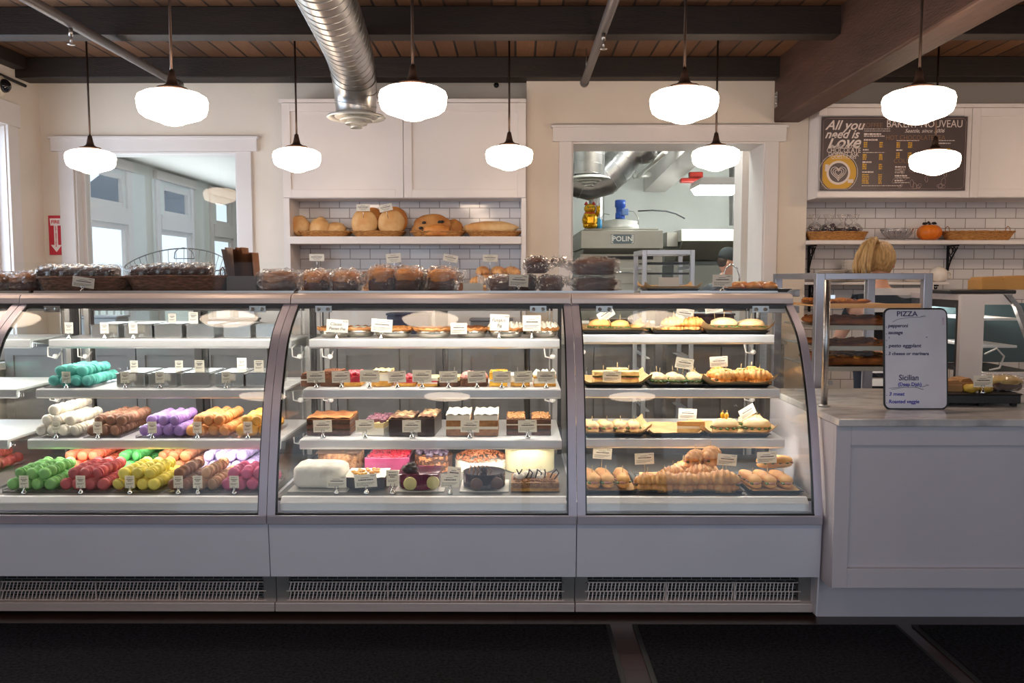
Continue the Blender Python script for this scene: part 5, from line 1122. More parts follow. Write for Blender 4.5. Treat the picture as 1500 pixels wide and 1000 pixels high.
for px, py, Y, z, w_, ry, rz in ((898, 462, 3.86, z3A+.03, 'tilted steeply over the top left sandwich', -.55, .3), (1000, 470, 3.93, z3A+.02, 'behind the two top shelf croissants', .15, 0), (1048, 458, 3.9, z3A+.05, 'over the top right pale rolls', -.12, 0),
        (896, 543, 3.735, z3B-.02, 'leaning on the square sandwiches', .02, 0), (999, 529, 3.82, z3B+.03, 'over the tray of small rolls', .16, 0), (1054, 525, 3.84, z3B+.035, 'over the lemon topped croissants', -.06, 0),
        (1006, 598, 3.75, z3C+.015, 'over the lone cut toast sandwich', .05, 0), (1103, 598, 3.77, z3C+.03, 'tilted over the pepper topped rolls', -.45, .3),
        (881, 669, 3.60, ZD+.05, 'over the left floor baguettes', .06, 0), (945, 678, 3.52, ZD+.045, 'over the left end of croissant pile', -.05, 0), (1063, 680, 3.5, ZD+.045, 'over the right end of croissant pile', .08, 0), (1124, 677, 3.5, ZD+.055, 'over the right floor baguettes', -.04, 0)):
    card('K', px, Y, z, w_, ry=ry, rz=rz, s=.95)
# ================================================================ BREADS
RYE = mat('dark_crust', '6b402a', .55, c2='43261a', sc_=9, bump=.5, bs=35); GOLDB = mat('golden_crust', 'dc9448', .5, c2='a86028', sc_=7, bump=.4, bs=35); BROWNB = mat('brown_crust', 'b07644', .55, c2='74462a', sc_=8, bump=.5, bs=35)
FLRY = mat('floured_crust', 'c98f50', .7, c2='e0bd88', sc_=7, bump=.4, bs=30); OLIVEB = mat('cut_olive_bread', 'bf8648', .7, c2='a5642c', sc_=9, bump=.4)
def bagged(label, loc, w, h, d, crust, seed, rz=0, tail=0, box=.6, group='bagged loaves on top of the cases'):
    o = thing('bagged_loaf', label, 'bread', loc, rz, group)
    MB().blob((0, 0, h*.34), (w/2*.9, d/2*.92, h*.34), .04, 2, seed, 26, 12, e=.35, az=.4).use(1).blob((0, 0, h*.62), (w/2*.98, d/2*.98, h*.36), .14, 2.5, seed, 28, 14, e=.6, az=.8).build('bread', [RYE, crust], o)
    m = MB()
    m.blob((0, 0, h*.5), (w/2*1.12, d/2*1.06, h*.56), .3, 4.5, seed+5, 34, 22, e=.55, az=.7, flat=.88)
    if tail:
        sx = 1 if tail > 0 else -1; L = abs(tail)
        def f(u, v):
            a = 2*PI*v; k = (1-u)**.6*.45+.12+.5*max(0, u-.5); n_ = noise.noise(Vector((u*7, v*14, seed)))*.03
            return (sx*(w*.42+u*L), (d*.4*k)*cos(a)+n_, h*.45+.03*u+(h*.42*k)*sin(a)+n_)
        m.grid(f, 12, 22)
    m.s = [False]*len(m.s)
    m.build('plastic_bag', CELLO, o)
    return o
ZT = ZTOP+.001
def TB(px, Y): return (XP(px, Y, ZT+.05), Y, ZT)
for px, w, h, d, cr, tail, Y, lb in ((5, .16, .085, .2, BROWNB, 0, 3.93, 'bagged loaf at the far left picture edge'), (45, .13, .09, .2, BROWNB, .05, 3.93, 'bagged brown loaf left of the first wicker basket'),
        (413, .15, .1, .24, BROWNB, -.05, 3.93, 'bagged seeded loaf right of the paper bags'), (467, .11, .1, .24, GOLDB, 0, 3.92, 'bagged seeded loaf second right of the paper bags'), (509, .12, .1, .24, GOLDB, .05, 3.92, 'bagged seeded loaf third right of the paper bags'),
        (562, .13, .115, .24, GOLDB, 0, 3.93, 'bagged loaf with golden top, left of a touching pair'), (600, .13, .115, .24, GOLDB, .04, 3.94, 'bagged loaf with golden top, right of a touching pair'), (648, .14, .11, .22, GOLDB, .05, 3.92, 'bagged golden loaf standing alone at the middle'),
        (735, .12, .075, .22, RYE, -.06, 3.93, 'bagged small dark loaf behind the middle card'), (806, .1, .075, .2, RYE, .05, 3.95, 'bagged small dark loaf beside the seam of right case'), (770, .1, .075, .2, RYE, 0, 3.98, 'bagged small dark loaf under the topmost one')):
    bagged(lb, TB(px, Y), w, h, d, cr, px, tail=tail)
o = bagged('bagged dark loaf stacked on top of the small ones', TB(785, 3.97), .1, .075, .18, RYE, 33, tail=.1); o.location.z += .085
bagged('long bagged dark loaf lying at the right case left end, lower', TB(872, 4.02), .2, .07, .12, RYE, 51, tail=-.08)
o = bagged('long bagged dark loaf stacked on another at the right case', TB(871, 4.02), .2, .08, .13, RYE, 52, tail=-.12); o.location.z += .078
# wicker baskets
def wickmat(name, a, b): return mat(name, a, .7, c2=b, sc_=40, bump=.3, stretch=(1, 1, 4))
WD = wickmat('dark_wicker', '7a5440', '4e3327'); WL = wickmat('honey_wicker', 'bf8746', '8f5c2a')
def basket(name, label, loc, lx, ly, h, m_, flare=1.18, e=.5, handles=False, rows_=7, ns=44, group=None, rz=0):
    o = thing(name, label, 'basket', loc, rz, group); m = MB(); n = ns*2
    def pw(x): return math.copysign(abs(x)**e, x)
    vs = []; fs = []; R = rows_*3
    for i in range(R+1):
        t = i/R; k = 1/flare+(1-1/flare)*t
        for j in range(n):
            a = 2*PI*j/n; row = int(i/3) if i < R else rows_-1
            b = .0022*(1 if (j//2+row) % 2 else -1)*abs(sin(PI*((i % 3)+.5)/3))
            x, y = pw(cos(a))*(lx/2*k+b), pw(sin(a))*(ly/2*k+b); vs.append((x, y, h*t))
    for i in range(R):
        for j in range(n): fs.append((i*n+j, i*n+(j+1) % n, (i+1)*n+(j+1) % n, (i+1)*n+j))
    m.add(vs, fs, True); k0 = 1/flare
    m.add([(pw(cos(2*PI*j/n))*lx/2*k0, pw(sin(2*PI*j/n))*ly/2*k0, .002) for j in range(n)], [tuple(range(n))])
    m.build('woven_body', m_, o)
    r_ = MB()
    for ph in (0, PI):
        r_.tube([(pw(cos(2*PI*j/60))*lx/2+.003*cos(j*1.3+ph), pw(sin(2*PI*j/60))*ly/2, h+.003*sin(j*1.3+ph)) for j in range(60)], .004, 6, closed=True)
    r_.build('rim', m_, o)
    if handles:
        for s_ in (-1, 1): MB().tube([(s_*lx*.43, -.03, h), (s_*lx*.43, -.028, h+.03), (s_*lx*.43, 0, h+.042), (s_*lx*.43, .028, h+.03), (s_*lx*.43, .03, h)], .003, 6).build('handle', m_, o)
    return o
Yk = 3.93
basket('wicker_basket', 'dark wicker basket full of wrapped slices, left one', TB(133, Yk), .42, .26, .068, WD)
basket('wicker_basket', 'dark wicker basket with handle full of wrapped slices, right one', TB(265, Yk), .45, .26, .072, WD, handles=True)
BRWN = mat('dark_brownie', '4a2c26', .7, c2='33201c', sc_=20, bump=.4)
def mk_wrapped():
    o = thing('wrapped_slice'); MB().box(-.036, .036, -.05, .05, .004, .058).build('brownie', BRWN, o, bevel=.006)
    w_ = MB().blob((0, 0, .033), (.041, .06, .04), .3, 5, 3, 24, 16, e=.4, az=.5); w_.s = [False]*len(w_.s); w_.build('wrapper', CELLO, o); return o
for i, px in enumerate((78, 98, 119, 141, 163)): put('wrapped', mk_wrapped, (XP(px, Yk, 1.36), Yk-.02, ZT+.05), 'wrapped dark slice in the left wicker basket, %s from left' % ORD[i], 'wrapped slice', 'wrapped slices in the wicker baskets', rx=.12)
for i, px in enumerate((212, 236, 252, 268, 284, 300)): put('wrapped', mk_wrapped, (XP(px, Yk, 1.36), Yk-.02, ZT+(.05 if i == 0 else .058)), 'wrapped dark slice in the right wicker basket, %s from left' % ORD[i], 'wrapped slice', 'wrapped slices in the wicker baskets', rx=.12)
card('L', 120, 3.79, ZT, 'tilted before the left wicker basket', ry=.14, s=(1.25, 1, .95)); card('L', 759, 3.80, ZT, 'before the small dark loaves on the case top', s=(1.1, 1, 1.1), ry=.05); card('L', 1058, 3.80, ZT, 'before the pastries on the case top', s=(1.1, 1, 1.1))
tag(MB().box(-.045, .045, 0, .002, 0, .042).build('blank_card', CARD, loc=(XP(693, 3.84, 1.3), 3.84, ZT)), 'small blank white card standing between bagged loaves', 'card')
tag(MB().box(-.047, .047, 0, .002, 0, .04).build('blank_card', CARD, loc=(XP(980, 3.86, 1.33), 3.86, ZT+.028)), 'blank white card standing on the flat pastry tray', 'card')
# wire basket
o = thing('wire_basket', 'large grey wire basket with a loop handle behind the wicker ones', 'basket', (XP(257, 4.13, 1.4), 4.13, ZT)); WIRE = solid('grey_wire', '8f9aa0', .35, metal=.6)
def rimp(t): return Vector((.255*cos(t), .02+.095*sin(t), .155+.055*sin(t)+.012*abs(cos(t))**2*-3))
def basp(t): return Vector((.15*cos(t), .02+.06*sin(t), .004))
m = MB().tube([rimp(2*PI*j/48) for j in range(48)], .003, 6, closed=True).tube([basp(2*PI*j/32) for j in range(32)], .003, 6, closed=True).tube([basp(2*PI*j/32)*.999+(rimp(2*PI*j/32)-basp(2*PI*j/32))*.0+Vector((0, 0, 0)) for j in range(32)], .002, 5, closed=True); m.build('rim', WIRE, o)
m = MB()
for j in range(40): a, b = basp(2*PI*j/40), rimp(2*PI*j/40); m.tube([a, a.lerp(b, .5)+Vector(((a.x)*.12, 0, -.02)), b], .0016, 5)
m.build('wires', WIRE, o)
MB().tube([rimp(PI/2)+Vector((-.05, 0, -.05)), rimp(PI/2)+Vector((-.045, -.005, -.02)), rimp(PI/2)+Vector((-.025, -.008, -.002)), rimp(PI/2)+Vector((.0, -.008, .003)), rimp(PI/2)+Vector((.025, -.008, -.002)), rimp(PI/2)+Vector((.045, -.005, -.02)), rimp(PI/2)+Vector((.05, 0, -.05)), rimp(PI/2)+Vector((-.05, 0, -.05))], .0025, 6).build('handle', WIRE, o)
# paper bag box
bxx = XP(360, 3.95, 1.32)
o = thing('bag_box', 'dull metal box holding upright brown paper bags', 'box', (bxx, 3.95, ZT)); GM = solid('dull_metal', '6d6460', .5, metal=.5)
m = MB(); w_, d_, h_ = .068, .06, .074
m.box(-w_, w_, -d_, -d_+.003, 0, h_).box(-w_, w_, d_-.003, d_, 0, h_).box(-w_, -w_+.003, -d_+.003, d_-.003, 0, h_).box(w_-.003, w_, -d_+.003, d_-.003, 0, h_).box(-w_, w_, -d_, d_, 0, .003)
m.build('box_body', GM, o); MB().box(-w_-.003, w_+.003, -d_-.003, -d_, h_-.008, h_).box(-w_-.003, w_+.003, d_, d_+.003, h_-.008, h_).build('rim', GM, o)
PB = mat('paper_bag_brown', '9a6a48', .8, c2='875a3b', sc_=12); PW = mat('paper_bag_grey', 'b3a49c', .8)
for i in range(9):
    x = -.058+.0135*i; hh = .19+(.008*(i % 2)) if i < 6 else .175
    b = MB().grid(lambda u, v, x=x, hh=hh, i=i: (x+(-.035*v if i < 2 else -.012*v)+.003*sin(u*6+i), -.05+.1*u, .006+hh*v), 6, 6)
    b.v += [(p[0]+.006, p[1], p[2]) for p in b.v]; n0 = 49; b.f += [tuple(q+n0 for q in f) for f in b.f]; b.m *= 2; b.s *= 2
    tag(b.build('paper_bag', PW if i < 2 else PB, loc=(bxx, 3.95, ZT)), '%s paper bag in the metal box, %s from left' % ('greyish' if i < 2 else 'brown', (ORD+['ninth'])[i]), 'paper bag', 'paper bags in the metal box')
# trays at the right end of the case top
o = tray(946, 1026, 3.88, ZT, .22, 'low black tray with paper and a flat pastry on the case top', (.26, .24), 21)
tag(MB().blob((0, 0, .008), (.06, .06, .012), .2, 2, 3, 20, 8).build('flat_pastry', GOLDB, loc=(XP(1002, 3.96, 1.3), 3.96, ZT+.008)), 'flat golden pastry lying on the left case-top tray', 'pastry')
tray(1062, 1160, 3.86, ZT, .2, 'black tray of orange glazed pastries at the right case end', None, 22)
GLZ = mat('glazed_pastry', 'd08a3c', .3, c2='a85c22', sc_=10, bump=.4, coat=.4)
def mk_past():
    o = thing('glazed_pastry'); MB().blob((0, 0, .02), (.04, .035, .022), .25, 2.5, 2, 22, 12, flat=.8).build('pastry', GLZ, o); MB().blob((.004, -.006, .036), (.018, .014, .008), .4, 4, 3, 12, 8).build('icing', FR['blond'], o); return o
for i, px in enumerate((1080, 1103, 1127)): put('past', mk_past, (XP(px, 3.93, 1.3), 3.93, ZT+.005), 'orange glazed pastry on the case top, %s from left' % ORD[i], 'pastry', 'glazed pastries on the case top', rz=i)
for i, px in enumerate((1088, 1115)): put('past', mk_past, (XP(px, 3.99, 1.3), 3.99, ZT+.005), 'orange glazed pastry in the back row, %s from left' % ORD[i], 'pastry', 'glazed pastries on the case top', rz=i+2)
o = thing('tongs', 'chrome tongs standing behind the glazed pastries', 'tongs', (XP(1075, 4.05, 1.35), 4.1, ZT))
for s_ in (-1, 1): MB().tube([(s_*.035, 0, .0), (s_*.04, 0, .07), (s_*.028, 0, .11), (0, 0, .13), (-s_*.0, 0, .131)], .004, 6).build('arm', CHROME, o)
# baskets on the shelf niche
YS = 6.4; zS = sz1+.001
for px0, px1, lb in ((434, 510, 'honey wicker basket of white rolls, leftmost on the cabinet shelf'), (513, 590, 'honey wicker basket of round loaves, second on the cabinet shelf'), (600, 680, 'honey wicker basket of olive bread, third on the cabinet shelf'), (682, 764, 'honey wicker basket with a long flat loaf, rightmost on the cabinet shelf')):
    x0, x1 = XP(px0, YS, 1.68), XP(px1, YS, 1.68); basket('bread_basket', lb, ((x0+x1)/2, YS+.12, zS), x1-x0, .23, .038, WL, 1.2, .4, rows_=4)
def loaf(name, label, px, z, Y, r, m_, seed, rz=0, e=1, fl=.7, amp=.15, ry=0, rx=0, extra=None):
    o = MB().blob((0, 0, r[2]*fl), r, amp, 2, seed, 26, 16, e=e, flat=fl).build(name, m_, loc=(XP(px, Y, z+r[2]), Y, z)); o.rotation_euler = (rx, ry, rz); tag(o, label, 'bread'); return o
zb_ = zS+.006
loaf('white_loaf', 'floury oblong loaf at the left in the first basket', 446, zb_+.02, YS+.11, (.075, .06, .088), FLRY, 1, ry=-.5)
loaf('white_loaf', 'floury oblong loaf leaning right in the first basket', 462, zb_+.01, YS+.08, (.075, .055, .082), FLRY, 2, ry=.5)
loaf('white_loaf', 'small floury roll at the right of the first basket', 492, zb_, YS+.1, (.08, .055, .062), FLRY, 3)
for k, (px, lb, Y, z) in enumerate(((534, 'round loaf standing upright in the second basket, left', YS+.05, 0), (573, 'round loaf standing upright in the second basket, right', YS+.05, 0), (545, 'round loaf behind the left upright one', YS+.12, .02), (578, 'round loaf behind the right upright one', YS+.12, .025))):
    loaf('round_loaf', lb, px, zb_+z, Y, (.1, .05, .104), GOLDB if k > 1 else FLRY, 10+k, fl=.9, amp=.06)
oo = loaf('olive_loaf', 'cut olive bread slab standing in the third basket', 634, zb_, YS+.08, (.15, .045, .095), OLIVEB, 21, e=.8, fl=.75, ry=-.12)
m = MB(); rnd = random.Random(4)
for k in range(9): m.blob((rnd.uniform(-.09, .1), -.046, .06+rnd.uniform(-.02, .05)), (.017, .006, .01), .3, 3, k, 9, 6)
m.build('olives', BLACK, oo)
loaf('olive_loaf', 'smaller olive bread behind at right of third basket', 664, zb_, YS+.14, (.08, .045, .075), OLIVEB, 22)
loaf('olive_loaf', 'low olive bread half in front of third basket', 640, zb_, YS+.03, (.1, .03, .05), GOLDB, 23)
loaf('ciabatta', 'long flat floury loaf lying in the rightmost shelf basket', 718, zb_+.02, YS+.09, (.2, .06, .055), FLRY, 24, e=.6)
def label_card(px, py, Y, label, ry=0, w=.1, h=.052):
    p = S(px, py, Y); o = thing('price_card', label, 'price card', (p.x, p.y, p.z-h/2)); MB().box(-w/2, w/2, 0, .001, 0, h).build('card', CARD, o); m = MB()
    strokes(m, w, h, 0, [(h*.8, .002, .3, .65), (h*.58, .005, .12, .86), (h*.36, .002, .2, .8), (h*.2, .002, .3, .7)], px); m.build('printing', INK, o); MB().tube([(0, .004, -.06), (0, .002, h*.5)], .0018, 5).build('pick', CHROME, o); o.rotation_euler.y = ry
label_card(532, 304, YS+.0, 'price card above the left upright round loaf'); label_card(566, 304, YS+.0, 'tilted price card above the right upright round loaf', -.22)
# lower niche
zR = 1.236; YL = 6.48
loaf('bagged_roll', 'long pinkish wrapped loaf under the left price card', 468, zR, YL, (.17, .08, .085), BROWNB, 31)
loaf('country_loaf', 'large dark floured country loaf behind the bagged ones', 548, zR, YL, (.19, .09, .1), mat('dark_country', '7a5230', .7, c2='a87a4c', sc_=5, bump=.4), 32)
loaf('country_loaf', 'golden loaf in front of the dark country loaf', 545, zR, YL-.125, (.14, .04, .07), GOLDB, 33)
loaf('long_loaf', 'dark long loaf behind the touching bagged pair', 612, zR, YL, (.12, .07, .075), RYE, 34)
loaf('long_loaf', 'reddish long loaf under the tilted price card', 652, zR, YL, (.13, .07, .105), BROWNB, 35, ry=.2)
loaf('wrapped_end', 'thin curved loaf end left of the dark country loaf', 488, zR, YL-.07, (.05, .03, .09), GOLDB, 36, ry=.4)
x0, x1 = XP(688, YL, 1.3), XP(765, YL, 1.3)
basket('croissant_basket', 'honey wicker basket of croissants in the lower niche', ((x0+x1)/2, YL, zR+.001), x1-x0, .22, .05, WL, 1.15, .4, rows_=5)
for i, (px, dz, Y) in enumerate(((703, .03, YL-.06), (718, .035, YL-.06), (706, .1, YL+.02), (728, .1, YL+.02), (748, .1, YL+.02))):
    put('crs', mk_croissant(), (XP(px, Y, zR+dz), Y, zR+dz), 'plain croissant in the niche basket, %s' % ['front left', 'front right', 'upper left', 'upper middle', 'upper right'][i], 'croissant', 'croissants in the niche basket', s=1.4, rz=i*.7)
label_card(464, 377, YL-.1, 'price card at the left end of the lower niche', w=.11); label_card(577, 378, YL-.1, 'price card beside the dark country loaf', -.08, w=.11, h=.07); label_card(659, 378, YL-.1, 'price card tilted over the reddish loaf', .2, w=.11); label_card(718, 378, YL-.1, 'price card over the croissant basket', .03, w=.11)
# ================================================================ RIGHT WALL SHELF ITEMS
zq = zs+.001; YQ = 6.52
x0, x1 = XP(1179, YQ, 1.65), XP(1266, YQ, 1.65)
basket('wicker_tray', 'honey wicker tray of cellophane wrapped sweets near the corner', ((x0+x1)/2+.01, YQ, zq), x1-x0, .22, .06, WL, 1.15, .6)
PIN = mat('dark_sweets', '5c4a4c', .7, c2='2e2426', sc_=20, bump=.6)
for i, px in enumerate((1193, 1214, 1234, 1250)):
    o = thing('sweet_bag', 'cellophane bag of dark sweets in the wicker tray, %s from left' % ORD[i], 'bag', (XP(px, YQ, 1.7), YQ-.01, zq+.03), group='cellophane bags in the wicker tray')
    m = MB(); rnd = random.Random(i)
    for k in range(9): m.blob((rnd.uniform(-.035, .035), rnd.uniform(-.04, .04), .02+rnd.uniform(0, .045)+(.02 if i == 1 else 0)), (.02, .016, .014), .5, 3, k, 8, 6)
    m.build('sweets', PIN, o)
    MB().lathe([(.02, 0), (.052, .02), (.055, .06), (.035, .09), (.012, .105), (.03, .14), (.04, .165)], n=18, fn=lambda x, y, z, a: (x*(1+.2*cos(5*a+z*30)), y*(1+.2*cos(5*a)), z)).build('cellophane', CELLO, o)
o = thing('glass_bowl', 'clear openwork glass bowl on the long wall shelf', 'bowl', (XP(1314, YQ, 1.65), YQ, zq))
MB().lathe([(0, .0), (.05, 0), (.07, .015), (.11, .06), (.12, .085), (.115, .085), (.1, .055), (.06, .018), (0, .01)], n=24).build('bowl', PLT, o)
m = MB()
for k in range(16):
    a = k*PI/8; m.tube([(.07*cos(a), .07*sin(a), .015), (.11*cos(a+.2), .11*sin(a+.2), .055), (.121*cos(a+.1), .121*sin(a+.1), .085)], .002, 5)
m.tube([(.121*cos(k*PI/12), .121*sin(k*PI/12), .086) for k in range(24)], .0025, 5, closed=True); m.build('ribs', CHROME, o)
o = thing('pumpkin', 'small bright orange pumpkin on the long wall shelf', 'pumpkin', (XP(1361, YQ, 1.65), YQ, zq))
MB().blob((0, 0, .06), (.09, .085, .066), .03, 2, 1, 48, 18, ridge=lambda d: 1-.09*abs(cos(4*math.atan2(d.y, d.x)))**3*(1-d.z**2)-.12*max(0, abs(d.z)-.85)/.15).build('pumpkin_body', mat('pumpkin_orange', 'e07a1a', .35, c2='cf6612', sc_=6), o)
m = MB().tube([(0, 0, .112), (0, 0, .13), (-.012, 0, .142)], [.014, .009, .008], 8).blob((-.035, 0, .128), (.02, .015, .01), .4, 4, 1, 10, 6).blob((.03, -.01, .13), (.02, .015, .01), .4, 4, 2, 10, 6); m.build('stem', IRON, o)
x0, x1 = XP(1380, YQ, 1.65), XP(1483, YQ, 1.65)
basket('wicker_tray', 'empty honey wicker tray with two loop handles', ((x0+x1)/2, YQ, zq), x1-x0, .22, .065, WL, 1.2, .7, handles=True)
POR = solid('white_porcelain', 'e6dcd2', .15, coat=.5)
PO = ORD+['ninth', 'tenth', 'eleventh', 'twelfth', 'thirteenth', 'fourteenth', 'fifteenth']
for i in range(15): tag(MB().lathe([(0, 0), (.06, 0), (.1, .009), (.101, .011), (.06, .004), (0, .003)], n=28).build('plate', POR, loc=(XP(1253, YQ, 1.45), YQ, zs2+.001+.011*i)), 'white plate in the tall stack, %s from the bottom' % PO[i], 'plate', 'tall stack of white plates')
for i in range(8): tag(MB().lathe([(0, 0), (.07, 0), (.12, .009), (.121, .011), (.07, .004), (0, .003)], n=28).build('plate', POR, loc=(XP(1222, YQ-.02, 1.38)-.02, YQ-.02, zs2+.001+.011*i)), 'white plate in the low wide stack, %s from the bottom' % ORD[i], 'plate', 'low stack of white plates')
o = thing('porcelain_jug', 'round white porcelain jug with a side handle on the short shelf', 'jug', (XP(1375, YQ, 1.4), YQ, zs2+.001))
MB().lathe([(0, 0), (.045, 0), (.062, .02), (.068, .05), (.06, .085), (.04, .105), (.02, .115), (0, .118)], n=28).build('jug_body', POR, o); MB().tube([(.06, 0, .03), (.09, 0, .035), (.095, 0, .06), (.085, 0, .075), (.055, 0, .08)], .007, 8).build('handle', POR, o)
tag(MB().lathe([(0, 0), (.05, 0), (.08, .03), (.085, .07), (.08, .07), (.05, .01), (0, .008)], n=24).build('soup_bowl', POR, loc=(XP(1338, YQ, 1.4), YQ, zs2+.001)), 'white bowl on the short shelf right of the woman', 'bowl')
# ================================================================ RIGHT COUNTER
CX = 1.203; zc1 = ZP(613, 3.15); zc0 = zc1-.028
CNT = mat('counter_paint', 'cbc4cb', .5, c2='c5bec6', sc_=2)
o = thing('service_counter', 'white panelled service counter at the right', 'counter', (2.9, 3.17, 0)); L0 = o.location
MB().box(CX+.003, XR-.01, 3.33, 3.98, 0, .17).build('plinth', CNT, o, L0)
MB().box(CX, XR-.01, 3.19, 4.0, .17, zc0).build('carcass', CNT, o, L0)
m = MB(); x1 = XP(1223, 3.17, .5); fwx = XP(1244, 3.17, .5)
Zt, Zb = ZP(652, 3.17), ZP(832, 3.17); zb0 = ZP(863, 3.15)
m.box(CX, fwx, 3.168, 3.19, zb0, zc0).box(fwx, 3.3, 3.168, 3.19, Zt, zc0).box(fwx, 3.3, 3.168, 3.19, zb0, Zb).box(3.3, 3.42, 3.168, 3.19, zb0, zc0).box(3.42, XR-.01, 3.168, 3.19, Zt, zc0).box(3.42, XR-.01, 3.168, 3.19, zb0, Zb).box(fwx, XR-.01, 3.184, 3.19, Zb, Zt)
m.build('front_panel', CNT, o, L0, bevel=.002)
tag(MB().box(CX-.002, XR-.01, 3.14, 4.02, zc0+.0005, zc1).build('marble_top', MARB, bevel=.004), 'grey veined marble worktop on the white service counter', 'countertop')
# chrome post and glass
px_ = XP(1209, 3.32, 1.1)
o = thing('guard_post', 'upright brushed steel post on the marble beside the case end', 'post', (1.257, 3.45, zc1)); z_ = ZP(410, 3.45)-zc1
MB().tube([(0, 0, 0), (0, 0, z_)], .013, 20).lathe([(.022, 0), (.022, .006), (.014, .01)], n=20).build('post', STEEL, o); MB().box(.012, .03, -.006, .006, z_-.075, z_-.06).box(.012, .03, -.006, .006, .09, .105).build('glass_clip', CHROME, o); MB().box(.018, 1.9, -.003, .003, .012, z_-.04).build('guard_glass', GLS3, o)
# whiteboard
wbx0, wbx1 = XP(1293.5, 3.41, 1.0), XP(1385, 3.41, 1.0); wbc = (wbx0+wbx1)/2; wz1 = ZP(452, 3.42)
WBH = wz1-zc1; WBW = wbx1-wbx0
o = thing('whiteboard', 'small whiteboard with handwritten pizza list leaning on the counter', 'whiteboard', (wbc, 3.385, zc1+.001)); o.rotation_euler = (-.09, 0, .0)
def rrect(w, h, r, n=6):
    q = []
    for cx_, cz_, a0 in ((w/2-r, h-r, 0), (-w/2+r, h-r, PI/2), (-w/2+r, r, PI), (w/2-r, r, 1.5*PI)):
        for k in range(n+1): a = a0+PI/2*k/n; q.append((cx_+r*cos(a), cz_+r*sin(a)))
    return q
WBM = solid('whiteboard_surface', 'd5d0d8', .2); 
MB().prism(rrect(WBW-.006, WBH-.006, .022), -.004, .004, 'y').build('writing_surface', WBM, o, loc=(0, 0, .003))
MB().tube([(x, 0, z) for x, z in rrect(WBW, WBH, .025)], .0045, 8, closed=True).build('frame', BLACK, o)
PEN = solid('marker_ink', '3c3560', .6); BPEN = solid('blue_marker', '3a3aa8', .6)
def wt(px, py, t, s_, m_=PEN, al='LEFT', sh=.12, sx=1): text(t, s_*1.12, m_, o, ((px-1339.5)/91*WBW, -.0045, (597-py)/145*WBH), align=al, shear=sh, sx=sx, ext=.0003, name='handwriting', bold=.0005)
wt(1327, 459.5, 'PIZZA', .025, al='CENTER', sh=0, sx=1.1); wt(1296, 476.5, '. pepperoni', .018, sx=.95); wt(1296, 486.5, '. sausage', .018, sx=.95); wt(1296, 496, ". '", .018); wt(1354, 492.5, '-', .018); wt(1296, 505.5, '. pesto eggplant', .018, sx=1.1); wt(1296, 517, '. 3 cheese or marinara', .016, sx=1.05)
wt(1329, 552, 'Sicilian', .028, al='CENTER', sh=.05, sx=.95); wt(1330.5, 561.5, '(Deep Dish)', .017, BPEN, 'CENTER', 0); wt(1296, 575.5, '. 3 meat', .018, BPEN, sx=1.1); wt(1296, 586.5, '. Roasted veggie', .018, BPEN)
def bp_(px, py): return ((px-1339.5)/91*WBW, -.005, (597-py)/145*WBH)
m = MB().tube([bp_(*q) for q in ((1306, 471), (1314, 467), (1330, 464.5), (1345, 464), (1354, 463), (1353, 461), (1346, 464))], .0007, 5).tube([bp_(*q) for q in ((1300, 567), (1312, 566), (1330, 563.5), (1348, 565), (1358, 562.5), (1354, 561))], .0007, 5).tube([bp_(*q) for q in ((1304, 569), (1320, 566), (1340, 566), (1350, 569), (1338, 565))], .0007, 5); m.build('underline', PEN, o)
text('BRITE', .011, solid('faint_pink_print', 'b07aa0', .6), o, bp_(1379, 470), (PI/2, PI/2, 0), ext=.0002)
# black stand with boxes on the counter (right)
o = thing('food_warmer', 'low black slatted stand holding wrapped food at the counter right', 'stand', (XP(1440, 3.45, .9), 3.45, zc1+.0005)); 
hb = .035; ww = XP(1497, 3.45, .9)-XP(1384, 3.45, .9)
MB().box(-ww/2, ww/2, 0, .35, .012, .012+hb).box(-ww/2-.004, ww/2+.004, -.006, .35, .012+hb, .018+hb).build('stand_body', BLACK, o, bevel=.003)
for x in (-ww/2+.02, 0, ww/2-.02):
    for y in (.02, .33): MB().cb((x, y, .006), (.02, .02, .012)).build('foot', RUB, o)
zt_ = zc1+.019+hb
KB = mat('kraft_box', 'a87a4c', .8); 
def kraft(label, px, Y, z, w, d, h, rz=0, m_=KB):
    b = thing('kraft_box', label, 'box', (XP(px, Y, z), Y, z), rz); MB().box(-w/2, w/2, 0, d, 0, h).build('box_body', m_, b, bevel=.002); MB().prism([(-w/2, h), (w/2, h), (w/2-.015, h+.018), (-w/2+.012, h+.014)], 0.01, d-.01, 'y').build('folded_lid', m_, b, bevel=.001)
kraft('open brown kraft box on the black stand, left', 1398, 3.5, zt_, .07, .12, .03); kraft('brown kraft box on the black stand, right of the first', 1418, 3.52, zt_, .06, .1, .035, .1)
for px, lb in ((1422, 'left'), (1443, 'right')): tag(MB().blob((0, 0, .016), (.03, .03, .018), .3, 3, px, 16, 10).build('wrapped_cookie', mat('lemon_cookie', 'c9a53a', .5, c2='a8842c', sc_=20), loc=(XP(px, 3.49, .9), 3.49, zt_)), 'yellow wrapped cookie on the black stand, '+lb, 'cookie')
o = bagged('clear bag of yellow pastries at the right end of stand', (XP(1472, 3.55, .9), 3.57, zt_), .14, .06, .12, mat('yellow_pastry', 'd0b060', .5, c2='b08840', sc_=12), 77, group=None)
card('L', 1440, 3.46, zt_, 'on the black stand at the far right', s=(1.0, 1, 1.0))
